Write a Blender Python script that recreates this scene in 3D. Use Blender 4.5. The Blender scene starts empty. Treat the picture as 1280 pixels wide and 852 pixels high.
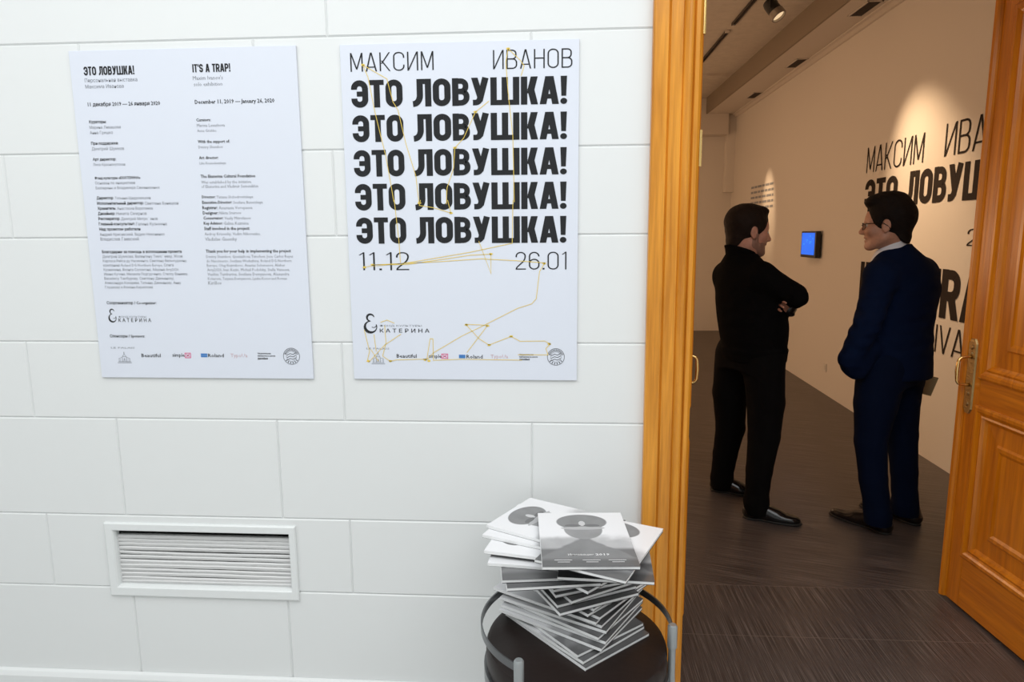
import bpy, bmesh, math, random
import numpy as np
from mathutils import Vector, Matrix

SC = bpy.context.scene
COL = SC.collection

# ------------------------------------------------------------------ camera, light, exposure
H_CAM = 1.60
cam_d = bpy.data.cameras.new('camera'); cam = bpy.data.objects.new('camera', cam_d); COL.objects.link(cam)
cam_d.sensor_width = 36.0; cam_d.lens = 853.0 / 1280.0 * 36.0; cam_d.clip_start = 0.05
yaw, pitch, roll = (math.radians(a) for a in (-3.83953, 9.00671, -0.404636))
fwd = Vector((math.sin(yaw) * math.cos(pitch), math.cos(yaw) * math.cos(pitch), -math.sin(pitch)))
right0 = Vector((math.cos(yaw), -math.sin(yaw), 0)); up0 = right0.cross(fwd)
rt = math.cos(roll) * right0 + math.sin(roll) * up0; up = -math.sin(roll) * right0 + math.cos(roll) * up0
cam.matrix_world = Matrix(((rt.x, up.x, -fwd.x, 0), (rt.y, up.y, -fwd.y, -2.0746), (rt.z, up.z, -fwd.z, H_CAM), (0, 0, 0, 1)))
SC.camera = cam

w = bpy.data.worlds.new('world'); SC.world = w; w.use_nodes = True
w.node_tree.nodes['Background'].inputs[0].default_value = (0.9, 0.95, 1.0, 1)
w.node_tree.nodes['Background'].inputs[1].default_value = 0.05

def light(name, kind, loc, target, power, color, **kw):
    d = bpy.data.lights.new(name, kind); d.energy = power; d.color = color
    for k, v in kw.items(): setattr(d, k, v)
    o = bpy.data.objects.new(name, d); COL.objects.link(o); o.location = loc
    o.rotation_euler = (Vector(target) - Vector(loc)).to_track_quat('-Z', 'Y').to_euler()
    return o
# foyer: a large ceiling light panel; gallery: unseen warm fills added to brighten it
light('foyer_ceiling_light', 'AREA', (-0.15, -1.9, 3.28), (-0.15, -1.9, 0), 119, (0.965, 0.99, 1.0), shape='RECTANGLE', size=5.4, size_y=2.4)
WARM = (1.0, 0.64, 0.38)
light('gallery_ceiling_fill', 'AREA', (0.4, 5.2, 3.58), (0.4, 5.2, 0), 15, WARM, shape='RECTANGLE', size=1.6, size_y=6.0)  # added soft fill under the ceiling, no such fixture
light('gallery_fill', 'POINT', (-1.1, 3.4, 1.5), (0, 0, 0), 62, WARM, shadow_soft_size=0.3)  # unseen fill added to lift ceiling and walls; no lamp stands here
light('gallery_fill.001', 'POINT', (-0.9, 6.8, 1.5), (0, 0, 0), 62, WARM, shadow_soft_size=0.3)  # second added fill, deeper in the gallery
SC.view_settings.view_transform = 'Standard'; SC.view_settings.look = 'None'
SC.view_settings.gamma = 1.0; SC.view_settings.use_curve_mapping = False; SC.view_settings.exposure = 0.0

# ------------------------------------------------------------------ materials
def mat(name, color, rough=0.6, metal=0.0, bump=0.0, bscale=40.0, vary=0.0, spec=0.5, stretch=(1, 1, 1), emit=None):
    m = bpy.data.materials.new(name); m.use_nodes = True
    nt = m.node_tree; b = nt.nodes['Principled BSDF']
    b.inputs['Base Color'].default_value = (*color, 1); b.inputs['Roughness'].default_value = rough
    b.inputs['Metallic'].default_value = metal; b.inputs['Specular IOR Level'].default_value = spec
    if emit:
        b.inputs['Emission Color'].default_value = (*emit[:3], 1); b.inputs['Emission Strength'].default_value = emit[3]
    if bump or vary:
        tc = nt.nodes.new('ShaderNodeTexCoord'); mp = nt.nodes.new('ShaderNodeMapping'); mp.inputs['Scale'].default_value = stretch
        nz = nt.nodes.new('ShaderNodeTexNoise'); nz.inputs['Scale'].default_value = bscale; nz.inputs['Detail'].default_value = 5
        nt.links.new(tc.outputs['Object'], mp.inputs[0]); nt.links.new(mp.outputs[0], nz.inputs['Vector'])
        if bump:
            bp = nt.nodes.new('ShaderNodeBump'); bp.inputs['Strength'].default_value = bump; bp.inputs['Distance'].default_value = 0.004
            nt.links.new(nz.outputs['Fac'], bp.inputs['Height']); nt.links.new(bp.outputs[0], b.inputs['Normal'])
        if vary:
            cr = nt.nodes.new('ShaderNodeValToRGB'); e = cr.color_ramp.elements
            e[0].position = 0.3; e[1].position = 0.7
            e[0].color = (*[c * (1 - vary) for c in color], 1); e[1].color = (*[min(1, c * (1 + vary)) for c in color], 1)
            nt.links.new(nz.outputs['Fac'], cr.inputs[0]); nt.links.new(cr.outputs[0], b.inputs['Base Color'])
    return m

def wood(name, c0, c1, axis, rough=0.28):
    """varnished oak: long grain along one axis, fine pores over broad figure"""
    m = bpy.data.materials.new(name); m.use_nodes = True
    nt = m.node_tree; b = nt.nodes['Principled BSDF']; N = nt.nodes.new; Lk = nt.links.new
    tc = N('ShaderNodeTexCoord'); sc = [1.0, 1.0, 1.0]; sc[axis] = 0.045
    mp = N('ShaderNodeMapping'); mp.inputs['Scale'].default_value = sc; Lk(tc.outputs['Object'], mp.inputs[0])
    n1 = N('ShaderNodeTexNoise'); n1.inputs['Scale'].default_value = 38; n1.inputs['Detail'].default_value = 6; n1.inputs['Distortion'].default_value = 0.6; Lk(mp.outputs[0], n1.inputs['Vector'])
    n2 = N('ShaderNodeTexNoise'); n2.inputs['Scale'].default_value = 220; n2.inputs['Detail'].default_value = 3; Lk(mp.outputs[0], n2.inputs['Vector'])
    mx = N('ShaderNodeMath'); mx.operation = 'MULTIPLY_ADD'; mx.inputs[1].default_value = 0.35
    Lk(n2.outputs['Fac'], mx.inputs[0]); Lk(n1.outputs['Fac'], mx.inputs[2])
    cr = N('ShaderNodeValToRGB'); e = cr.color_ramp.elements
    e[0].position = 0.45; e[0].color = (*c0, 1); e[1].position = 0.85; e[1].color = (*c1, 1)
    Lk(mx.outputs[0], cr.inputs[0]); Lk(cr.outputs[0], b.inputs['Base Color'])
    b.inputs['Roughness'].default_value = rough
    bp = N('ShaderNodeBump'); bp.inputs['Strength'].default_value = 0.12; bp.inputs['Distance'].default_value = 0.002
    Lk(mx.outputs[0], bp.inputs['Height']); Lk(bp.outputs[0], b.inputs['Normal'])
    return m

def plank_floor(name):
    """dark brown-grey floor boards with fine pale streaks: boards near the doorway run into
    the room in 0.4 m rows, further in they run across"""
    m = bpy.data.materials.new(name); m.use_nodes = True
    nt = m.node_tree; b = nt.nodes['Principled BSDF']; N = nt.nodes.new; Lk = nt.links.new
    tc = N('ShaderNodeTexCoord'); sx = N('ShaderNodeSeparateXYZ'); Lk(tc.outputs['Object'], sx.inputs[0])
    def math_(op, a, bb=None):
        n = N('ShaderNodeMath'); n.operation = op
        for i, v in enumerate((a, bb)):
            if v is None: continue
            if isinstance(v, (int, float)): n.inputs[i].default_value = v
            else: Lk(v, n.inputs[i])
        return n.outputs[0]
    X, Y = sx.outputs[0], sx.outputs[1]
    far = math_('GREATER_THAN', Y, 0.896)
    def streak(scale, turn=0):
        mp = N('ShaderNodeMapping'); mp.inputs['Scale'].default_value = scale
        rot = N('ShaderNodeMapping'); rot.inputs['Rotation'].default_value = (0, 0, math.radians(-turn)); Lk(tc.outputs['Object'], rot.inputs[0]); Lk(rot.outputs[0], mp.inputs[0])
        n = N('ShaderNodeTexNoise'); n.inputs['Scale'].default_value = 1.0; n.inputs['Detail'].default_value = 4; n.inputs['Roughness'].default_value = 0.65
        Lk(mp.outputs[0], n.inputs['Vector']); return n.outputs['Fac']
    sA = streak((330, 3.0, 1)); sB = streak((3.0, 260, 1), -18)
    mixs = N('ShaderNodeMix'); mixs.data_type = 'FLOAT'
    Lk(far, mixs.inputs[0]); Lk(sA, mixs.inputs[2]); Lk(sB, mixs.inputs[3])
    cr = N('ShaderNodeValToRGB'); e = cr.color_ramp.elements
    e[0].position = 0.36; e[0].color = (0.030, 0.023, 0.020, 1); e[1].position = 0.52; e[1].color = (0.078, 0.062, 0.056, 1)
    x = e.new(0.74); x.color = (0.23, 0.195, 0.175, 1)
    Lk(mixs.outputs[0], cr.inputs[0])
    # row joints
    fr = math_('FRACT', math_('MULTIPLY', math_('ADD', Y, 3.104), 2.5))
    j = math_('LESS_THAN', math_('ABSOLUTE', math_('SUBTRACT', fr, 0.5)), 0.5)
    jl = math_('LESS_THAN', fr, 0.008)
    near = math_('LESS_THAN', Y, 0.93)
    jl = math_('MULTIPLY', jl, near)
    mc = N('ShaderNodeMix'); mc.data_type = 'RGBA'; Lk(jl, mc.inputs[0]); Lk(cr.outputs[0], mc.inputs[6]); mc.inputs[7].default_value = (0.16, 0.13, 0.11, 1)
    Lk(mc.outputs[2], b.inputs['Base Color']); b.inputs['Roughness'].default_value = 0.36
    bp = N('ShaderNodeBump'); bp.inputs['Strength'].default_value = 0.25; bp.inputs['Distance'].default_value = 0.002
    Lk(mixs.outputs[0], bp.inputs['Height']); Lk(bp.outputs[0], b.inputs['Normal'])
    return m

def cover_print(name):
    """printed magazine cover: grey portrait with a dark cap-like head on white, lower end darkened as painted shade"""
    m = bpy.data.materials.new(name); m.use_nodes = True
    nt = m.node_tree; b = nt.nodes['Principled BSDF']; N = nt.nodes.new; Lk = nt.links.new
    tc = N('ShaderNodeTexCoord'); sx = N('ShaderNodeSeparateXYZ'); Lk(tc.outputs['Object'], sx.inputs[0])
    nz = N('ShaderNodeTexNoise'); nz.inputs['Scale'].default_value = 11; nz.inputs['Detail'].default_value = 3; Lk(tc.outputs['Object'], nz.inputs['Vector'])
    def M(op, *a):
        n = N('ShaderNodeMath'); n.operation = op
        for i, v in enumerate(a):
            if isinstance(v, (int, float)): n.inputs[i].default_value = v
            else: Lk(v, n.inputs[i])
        return n.outputs[0]
    def sm(v, lo, hi):
        n = N('ShaderNodeMapRange'); n.interpolation_type = 'SMOOTHSTEP'; Lk(v, n.inputs[0])
        n.inputs[1].default_value = lo; n.inputs[2].default_value = hi; return n.outputs[0]
    X, Y = sx.outputs[0], sx.outputs[1]
    wob = M('MULTIPLY', M('SUBTRACT', nz.outputs['Fac'], 0.5), 0.05)
    def ell(cx, cy, rx, ry):
        d = M('ADD', M('POWER', M('DIVIDE', M('SUBTRACT', X, cx), rx), 2.0), M('POWER', M('DIVIDE', M('SUBTRACT', Y, cy), ry), 2.0))
        return M('SUBTRACT', 1.0, sm(M('ADD', d, wob), 0.93, 1.07))
    def over(base, fac, val):
        n = N('ShaderNodeMix'); n.data_type = 'FLOAT'; Lk(fac, n.inputs[0])
        for i, v in ((2, base), (3, val)):
            if isinstance(v, (int, float)): n.inputs[i].default_value = v
            else: Lk(v, n.inputs[i])
        return n.outputs[0]
    g = over(0.80, M('SUBTRACT', 1.0, sm(M('ADD', Y, M('MULTIPLY', wob, 1.5)), -0.02, 0.02)), M('ADD', 0.42, M('MULTIPLY', wob, 6)))
    g = over(g, M('SUBTRACT', 1.0, sm(Y, -0.075, -0.055)), 0.14)  # shading of the stacked cover strips put into the colour
    sh = M('SUBTRACT', 1.0, sm(M('ADD', M('ADD', M('MULTIPLY', M('ABSOLUTE', M('ADD', X, 0.0)), 1.0), M('MULTIPLY', Y, 1.0)), wob), 0.0, 0.012))   # shoulders
    g = over(g, sh, M('ADD', 0.19, M('MULTIPLY', wob, 3)))
    g = over(g, ell(0.0, 0.050, 0.052, 0.060), M('ADD', 0.27, M('MULTIPLY', wob, 5)))
    g = over(g, ell(0.0, 0.098, 0.070, 0.050), M('ADD', 0.20, M('MULTIPLY', wob, 4)))
    g = over(g, ell(0.0, 0.058, 0.060, 0.010), 0.42)
    g = over(g, ell(0.0, 0.088, 0.009, 0.016), 0.55)
    g = over(g, ell(0.026, 0.074, 0.022, 0.009), 0.13); g = over(g, ell(-0.026, 0.074, 0.022, 0.009), 0.13)
    g = over(g, ell(0.0, 0.010, 0.022, 0.006), 0.25)
    g = over(g, M('SUBTRACT', 1.0, sm(Y, -0.135, -0.11)), 0.10)  # deeper step of the same painted shade at the edge
    cb = N('ShaderNodeCombineColor'); Lk(g, cb.inputs[0]); Lk(M('MULTIPLY', g, 1.0), cb.inputs[1]); Lk(M('MULTIPLY', g, 1.02), cb.inputs[2])
    Lk(cb.outputs[0], b.inputs['Base Color']); b.inputs['Roughness'].default_value = 0.22
    return m

M_ = dict(
    paint=mat('white_wall_paint', (0.80, 0.815, 0.81), 0.42, bump=0.05, bscale=9),
    skirting=mat('white_skirting', (0.82, 0.835, 0.83), 0.4),
    ceil=mat('white_ceiling', (0.8, 0.8, 0.8), 0.8),
    gallery=mat('gallery_wall_paint', (0.72, 0.665, 0.60), 0.75, bump=0.06, bscale=30),
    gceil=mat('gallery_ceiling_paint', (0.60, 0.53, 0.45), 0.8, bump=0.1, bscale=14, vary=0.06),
    gsoffit=mat('gallery_soffit_paint', (0.64, 0.57, 0.50), 0.8), fascia=mat('fascia_with_shade', (0.27, 0.215, 0.16), 0.7),  # fascia colour carries the shade on the soffit's vertical face
    darkslot=mat('dark_slot', (0.06, 0.045, 0.035), 0.7),
    floor=plank_floor('dark_streaked_floorboards'),
    ffloor=mat('foyer_floor_stone', (0.55, 0.55, 0.54), 0.35, vary=0.06, bscale=5, bump=0.02),
    wood_v=wood('varnished_oak_upright', (0.50, 0.175, 0.010), (0.80, 0.335, 0.034), 2),
    wood_y=wood('varnished_oak_cross', (0.50, 0.175, 0.010), (0.80, 0.335, 0.034), 1),
    wood_x=wood('varnished_oak_head', (0.50, 0.175, 0.010), (0.80, 0.335, 0.034), 0),
    door_v=wood('darker_oak_upright', (0.42, 0.112, 0.0015), (0.66, 0.215, 0.005), 2), door_x=wood('darker_oak_cross', (0.42, 0.112, 0.0015), (0.66, 0.215, 0.005), 0),
    brass=mat('brass', (0.83, 0.58, 0.22), 0.24, 1.0),
    brass_old=mat('aged_brass_plate', (0.36, 0.24, 0.10), 0.4, 0.9, bump=0.5, bscale=120),
    board=mat('poster_board', (0.74, 0.775, 0.86), 0.38),
    ink=mat('black_ink', (0.030, 0.031, 0.033), 0.8, spec=0.08),
    ink2=mat('dark_grey_ink', (0.07, 0.075, 0.085), 0.5),
    grey=mat('grey_ink', (0.27, 0.285, 0.32), 0.5),
    yellow=mat('yellow_line_ink', (0.86, 0.62, 0.10), 0.5),
    pink=mat('pink_ink', (0.75, 0.12, 0.28), 0.5), blue=mat('blue_ink', (0.03, 0.20, 0.55), 0.5), rose=mat('pale_rose_ink', (0.62, 0.42, 0.46), 0.5),
    vinyl=mat('black_wall_vinyl', (0.030, 0.022, 0.018), 0.8, spec=0.1),
    vent=mat('white_vent_enamel', (0.80, 0.82, 0.815), 0.35), slat=mat('vent_slat_white', (0.72, 0.72, 0.715), 0.45, bump=0.25, bscale=25, stretch=(1, 6, 6)),
    void=mat('recess_shade', (0.012, 0.012, 0.012), 0.9),  # black stands in for the shade inside recesses
    steel=mat('grey_painted_steel', (0.36, 0.38, 0.385), 0.38, 0.55), strap=mat('dark_steel_strap', (0.16, 0.165, 0.17), 0.3, 0.8),
    leather=mat('dark_brown_seat', (0.016, 0.010, 0.0085), 0.42, spec=0.25, bump=0.12, bscale=60),
    rubber=mat('black_rubber', (0.012, 0.012, 0.012), 0.7),
    paper=mat('page_edges', (0.88, 0.88, 0.88), 0.7, bump=0.35, bscale=30, stretch=(1, 1, 30)),
    darkcover=mat('back_cover_gap_shade', (0.05, 0.05, 0.052), 0.3), cover=cover_print('printed_cover'), whiteink=mat('white_ink', (0.8, 0.8, 0.8), 0.4),  # dark back cover draws the shaded gaps between stacked magazines
    plastic=mat('black_plastic', (0.01, 0.01, 0.011), 0.35), plug=mat('white_plastic', (0.7, 0.66, 0.6), 0.4),
    skin=mat('skin', (0.50, 0.235, 0.155), 0.5, bump=0.08, bscale=90, vary=0.08), skin2=mat('tanned_skin', (0.47, 0.235, 0.15), 0.5, bump=0.08, bscale=90, vary=0.08),
    hair=mat('dark_brown_hair', (0.016, 0.0095, 0.0065), 0.7, bump=0.8, bscale=70, spec=0.12, stretch=(1, 2.5, 1)), hair2=mat('near_black_hair', (0.010, 0.0065, 0.005), 0.7, bump=0.8, bscale=70, spec=0.12, stretch=(1, 2.5, 1)),
    beard=mat('grey_stubble', (0.28, 0.145, 0.098), 0.7, bump=0.4, bscale=300),
    eye=mat('eye_white', (0.6, 0.58, 0.55), 0.2), iris=mat('dark_iris', (0.03, 0.02, 0.015), 0.2), lips=mat('lips', (0.42, 0.17, 0.13), 0.45),
    sweater=mat('black_knit', (0.0040, 0.0037, 0.0037), 0.95, bump=0.6, bscale=220, spec=0.04), trousers=mat('black_trousers', (0.0045, 0.0040, 0.0040), 0.9, bump=0.3, bscale=300, spec=0.06),
    suit=mat('navy_suit_wool', (0.0026, 0.0075, 0.029), 0.85, bump=0.3, bscale=320, spec=0.08), suit2=mat('navy_trouser_wool', (0.0022, 0.0058, 0.021), 0.85, bump=0.3, bscale=320, spec=0.08),
    shirt=mat('white_shirt', (0.75, 0.76, 0.8), 0.7, bump=0.1, bscale=200), shoe=mat('polished_black_leather', (0.008, 0.007, 0.007), 0.16), sole=mat('black_sole', (0.008, 0.007, 0.006), 0.6),
    shoe2=mat('dark_brown_leather', (0.012, 0.008, 0.007), 0.25), kraft=mat('kraft_paper', (0.50, 0.38, 0.20), 0.7, bump=0.1, bscale=60), frame=mat('spectacle_frame', (0.03, 0.022, 0.018), 0.25, 0.6),
    screen=mat('lit_blue_screen', (0.0, 0.02, 0.08), 0.2, emit=(0.0, 0.16, 0.95, 0.95)), screenline=mat('lit_screen_detail', (0, 0.05, 0.1), 0.2, emit=(0.02, 0.30, 1.0, 1.0)),
    lamp=mat('lamp_housing', (0.02, 0.018, 0.016), 0.4, 0.3), lampring=mat('lamp_ring', (0.30, 0.26, 0.22), 0.35, 0.6), bulb=mat('lit_lamp_glass', (0.6, 0.5, 0.35), 0.2, emit=(1.0, 0.72, 0.42, 0.8)),
    watch=mat('black_watch', (0.01, 0.01, 0.01), 0.3),
)
lens = bpy.data.materials.new('spectacle_lens'); lens.use_nodes = True
_b = lens.node_tree.nodes['Principled BSDF']; _b.inputs['Transmission Weight'].default_value = 1.0; _b.inputs['IOR'].default_value = 1.02; _b.inputs['Roughness'].default_value = 0.02
M_['lens'] = lens

# ------------------------------------------------------------------ builders
def link(name, me, m=None, parent=None, smooth=False):
    o = bpy.data.objects.new(name, me); COL.objects.link(o)
    if m is not None: me.materials.append(M_[m] if isinstance(m, str) else m)
    if parent is not None: o.parent = parent
    if smooth:
        for p in me.polygons: p.use_smooth = True
    return o
def empty(name, loc=(0, 0, 0), rz=0.0):
    o = bpy.data.objects.new(name, None); COL.objects.link(o); o.location = loc; o.rotation_euler = (0, 0, rz); o.empty_display_size = 0.1
    return o
def tag(o, label, cat, group=None, kind=None):
    o['label'] = label; o['category'] = cat
    if group: o['group'] = group
    if kind: o['kind'] = kind
    return o
class MB:
    """collects geometry, then links it as ONE mesh object"""
    def __init__(s): s.v = []; s.f = []
    def add(s, vs, fs):
        n = len(s.v); s.v += [tuple(p) for p in vs]; s.f += [tuple(i + n for i in f) for f in fs]; return s
    def box(s, x0, x1, y0, y1, z0, z1, b=0.0):
        if b <= 0:
            vs = [(x, y, z) for z in (z0, z1) for y in (y0, y1) for x in (x0, x1)]
            return s.add(vs, [(0, 2, 3, 1), (4, 5, 7, 6), (0, 1, 5, 4), (2, 6, 7, 3), (0, 4, 6, 2), (1, 3, 7, 5)])
        bm = bmesh.new(); bmesh.ops.create_cube(bm, size=1.0)
        for v in bm.verts: v.co = Vector(((x0 + x1) / 2 + v.co.x * (x1 - x0), (y0 + y1) / 2 + v.co.y * (y1 - y0), (z0 + z1) / 2 + v.co.z * (z1 - z0)))
        bmesh.ops.bevel(bm, geom=bm.edges[:], offset=b, segments=2, affect='EDGES', profile=0.5)
        bm.verts.index_update(); s.add([v.co for v in bm.verts], [[v.index for v in f.verts] for f in bm.faces]); bm.free(); return s
    def quad(s, a, b, c, d): return s.add([a, b, c, d], [(0, 1, 2, 3)])
    def prism(s, pts, axis, a, b):
        """closed 2D outline swept along an axis from a to b (ends capped)"""
        n = len(pts)
        def P(p, t): q = [p[0], p[1]]; q.insert(axis, t); return q
        return s.add([P(p, a) for p in pts] + [P(p, b) for p in pts], [tuple(range(n))[::-1], tuple(range(n, 2 * n))] + [(i, (i + 1) % n, (i + 1) % n + n, i + n) for i in range(n)])
    def tube(s, pts, r, seg=12, caps=True, flat=None):
        pts = [Vector(p) for p in pts]; rs = r if isinstance(r, (list, tuple)) else [r] * len(pts); n = len(pts); vs = []; prev = None
        for i, p in enumerate(pts):
            t = (pts[min(i + 1, n - 1)] - pts[max(i - 1, 0)]).normalized()
            if prev is None:
                a = Vector((0, 0, 1)) if abs(t.z) < 0.9 else Vector((1, 0, 0)); u = t.cross(a).normalized()
            else: u = (prev - t * prev.dot(t)).normalized()
            prev = u; v = t.cross(u)
            for k in range(seg):
                an = 2 * math.pi * k / seg; vs.append(p + rs[i] * (math.cos(an) * u + math.sin(an) * v))
        fs = [(i * seg + k, i * seg + (k + 1) % seg, (i + 1) * seg + (k + 1) % seg, (i + 1) * seg + k) for i in range(n - 1) for k in range(seg)]
        if caps: fs += [tuple(range(seg))[::-1], tuple(range((n - 1) * seg, n * seg))]
        return s.add(vs, fs)
    def lathe(s, prof, seg=48, c=(0, 0, 0)):
        """profile of (radius, z) turned round the vertical axis at c"""
        n = len(prof); vs = []
        for r, z in prof:
            for k in range(seg):
                a = 2 * math.pi * k / seg; vs.append((c[0] + r * math.cos(a), c[1] + r * math.sin(a), c[2] + z))
        fs = [(i * seg + k, i * seg + (k + 1) % seg, (i + 1) * seg + (k + 1) % seg, (i + 1) * seg + k) for i in range(n - 1) for k in range(seg)]
        fs += [tuple(range(seg))[::-1], tuple(range((n - 1) * seg, n * seg))]
        return s.add(vs, fs)
    def build(s, name, m, parent=None, smooth=False, bevel=0.0, angle=None):
        me = bpy.data.meshes.new(name); me.from_pydata(s.v, [], s.f); me.update()
        bm = bmesh.new(); bm.from_mesh(me); bmesh.ops.recalc_face_normals(bm, faces=bm.faces[:]); bm.to_mesh(me); bm.free()
        o = link(name, me, m, parent, smooth)
        if smooth and angle is not None: me.set_sharp_from_angle(angle=angle)
        if bevel:
            md = o.modifiers.new('bevel', 'BEVEL'); md.width = bevel; md.segments = 2; md.limit_method = 'ANGLE'; md.angle_limit = 0.7
        return o

# ------------------------------------------------------------------ lettering: a condensed grotesque built from strokes
def fillet(pts, r, closed=False):
    out = []; n = len(pts)
    for i, p in enumerate(pts):
        if not closed and i in (0, n - 1): out.append(p); continue
        a = pts[i - 1]; b = pts[(i + 1) % n]; P = Vector(p); da = Vector(a) - P; db = Vector(b) - P
        rr = min(r, da.length * 0.499 if closed or i > 1 else da.length * 0.98, db.length * 0.499 if closed or i < n - 2 else db.length * 0.98)
        ua = da.normalized(); ub = db.normalized()
        A = P + ua * rr; B = P + ub * rr; C = P + (ua + ub) * rr
        for k in range(7):
            t = k / 6 * math.pi / 2; out.append(tuple(C - ub * rr * math.cos(t) - ua * rr * math.sin(t)) if abs(ua.dot(ub)) < 0.05 else tuple((1 - k / 6) ** 2 * A + 2 * k / 6 * (1 - k / 6) * P + (k / 6) ** 2 * B))
    return out
def stroke(pts, wd, closed=False):
    """mitred strip of quads along a 2D path"""
    P = [Vector(p) for p in pts]; P = [p for i, p in enumerate(P) if i == 0 or (p - P[i - 1]).length > 1e-5]
    if closed and (P[0] - P[-1]).length < 1e-5: P.pop()
    n = len(P); L = []; R = []
    for i in range(n):
        d0 = (P[i] - P[i - 1]).normalized() if (i > 0 or closed) else None
        d1 = (P[(i + 1) % n] - P[i]).normalized() if (i < n - 1 or closed) else None
        d0 = d0 or d1; d1 = d1 or d0
        n0 = Vector((-d0.y, d0.x)); n1 = Vector((-d1.y, d1.x)); m = n0 + n1
        m = n0 if m.length < 1e-4 else m.normalized()
        k = wd / 2 / max(0.35, m.dot(n0)); L.append(P[i] + m * k); R.append(P[i] - m * k)
    return [[tuple(L[i]), tuple(R[i]), tuple(R[(i + 1) % n]), tuple(L[(i + 1) % n])] for i in range(n if closed else n - 1)]
def glyph(ch, s):
    """polygons of one capital on a unit cap height, and its width; s is the stem width"""
    c = s / 2; bold = s > 0.12; r = 0.2 if bold else 0.22
    h = s * 0.86 if bold else s
    R = lambda x0, y0, x1, y1: [[(x0, y0), (x1, y0), (x1, y1), (x0, y1)]]
    D = lambda x0, y0, x1, y1, wx: [[(x0, y0), (x0 + wx, y0), (x1 + wx, y1), (x1, y1)]]
    if ch in 'О0O': w = 0.61 if bold else 0.52; return stroke(fillet([(c, c), (w - c, c), (w - c, 1 - c), (c, 1 - c)], r, True), s, True), w
    if ch == 'Э': w = 0.61; return stroke(fillet([(c, .66), (c, 1 - c), (w - c, 1 - c), (w - c, c), (c, c), (c, .34)], r), s) + R(.2, .5 - h / 2, w - c, .5 + h / 2), w
    if ch == 'С': w = 0.52; return stroke(fillet([(w - c, .68), (w - c, 1 - c), (c, 1 - c), (c, c), (w - c, c), (w - c, .32)], r), s), w
    if ch in 'ТT': w = 0.52; return R(0, 1 - h, w, 1) + R(w / 2 - c, 0, w / 2 + c, 1 - h), w
    if ch == 'Л': w = 0.64; return R(w - s, 0, w, 1) + R(.14, 1 - h, w - s, 1) + stroke(fillet([(.14 + c, 1 - h), (.14 + c, .3), (.13, c), (0, c * .9)], .14), s), w
    if ch in 'ВB':
        w = 0.6 if bold else 0.5
        return R(0, 0, s, 1) + stroke(fillet([(s, 1 - c), (w - c - .03, 1 - c), (w - c - .03, .52), (s, .52)], .17), s * (.9 if bold else 1)) + stroke(fillet([(s, .52), (w - c, .52), (w - c, c), (s, c)], .19), s * (.93 if bold else 1)), w
    if ch == 'У': w = 0.6; return D(.0, 1, .2, .30, s * 1.02) + stroke([(w - s * .52, 1), (w * .46, .16)], s * 1.02) + stroke(fillet([(w * .50, .26), (w * .42, c), (.05, c)], .12), s * .95), w
    if ch == 'Ш': w = 0.98; return R(0, 0, s, 1) + R((w - s) / 2, h, (w + s) / 2, 1) + R(w - s, 0, w, 1) + R(s, 0, w - s, h), w
    if ch in 'КK': w = 0.58 if bold else 0.5; return R(0, 0, s, 1) + D(s * .9, .40, w - s * 1.15, 1, s * 1.1) + D(w - s * 1.1, 0, s * 1.0, .56, s * 1.1), w
    if ch in 'АA':
        w = 0.65 if bold else 0.52; q = s * 1.05
        return D(0, 0, w / 2 - q * .62, 1, q) + D(w - q, 0, w / 2 - q * .38, 1, q) + R(w * .2, .2, w * .8, .2 + h * .9), w
    if ch == '!': return [[(c * .25, .29), (s - c * .25, .29), (s, 1), (0, 1)]] + [[(c + .115 * math.cos(k * math.pi / 8), .105 + .11 * math.sin(k * math.pi / 8)) for k in range(16)]], s
    if ch == 'М': w = 0.58; return R(0, 0, s, 1) + R(w - s, 0, w, 1) + D(w / 2 - s / 2, .12, s * .1, 1, s) + D(w / 2 - s / 2, .12, w - s * 1.1, 1, s), w
    if ch == 'И': w = 0.5; return R(0, 0, s, 1) + R(w - s, 0, w, 1) + D(s * .3, 0.02, w - s * 1.3, .98, s), w
    if ch == 'Н': w = 0.5; return R(0, 0, s, 1) + R(w - s, 0, w, 1) + R(s, .5, w - s, .5 + s), w
    if ch == 'I': return R(0, 0, s, 1), s
    if ch == '1': w = 0.22 if not bold else .4; return R(w - s, 0, w, 1) + D(0, .84, w - s, 1 - s * .2, s), w
    if ch == '2': w = 0.48; return stroke(fillet([(c, .7), (c, 1 - c), (w - c, 1 - c), (w - c, .56), (c, .1), (c, 0)], .22)[:-1], s) + R(0, 0, w, s), w
    if ch == '6': w = 0.5; return stroke(fillet([(c, c), (w - c, c), (w - c, .58), (c, .58)], .22, True), s, True) + stroke(fillet([(c, .35), (c, 1 - c), (w - c, 1 - c), (w - c, .74)], .22), s), w
    if ch == '.': return R(0, 0, s * 1.5, s * 1.5), s * 1.5
    if ch == "'": return R(0, .68, s * .8, 1), s * .8
    if ch == 'S': w = .58; return stroke(fillet([(w - c, .70), (w - c, 1 - c), (c, 1 - c), (c, .52), (w - c, .46), (w - c, c), (c, c), (c, .30)], .18), s), w
    if ch in 'RP':
        w = .6; g = R(0, 0, s, 1) + stroke(fillet([(s, 1 - c), (w - c, 1 - c), (w - c, .46), (s, .46)], .18), s * .93)
        return (g + D(w - s * 1.02, 0, w * .38, .46, s * 1.05) if ch == 'R' else g), w
    if ch == 'V': w = .5; return D(w / 2 - s / 2, 0, 0, 1, s) + D(w / 2 - s / 2, 0, w - s, 1, s), w
    if ch == 'X': w = .5; return D(0, 0, w - s, 1, s) + D(w - s, 0, 0, 1, s), w
    return [], .26
def line_polys(text, s, gap):
    x = 0; out = []
    for ch in text:
        g, wd = glyph(ch, s)
        out += [[(p[0] + x, p[1]) for p in poly] for poly in g]; x += wd + gap
    return out, x - gap
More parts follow.
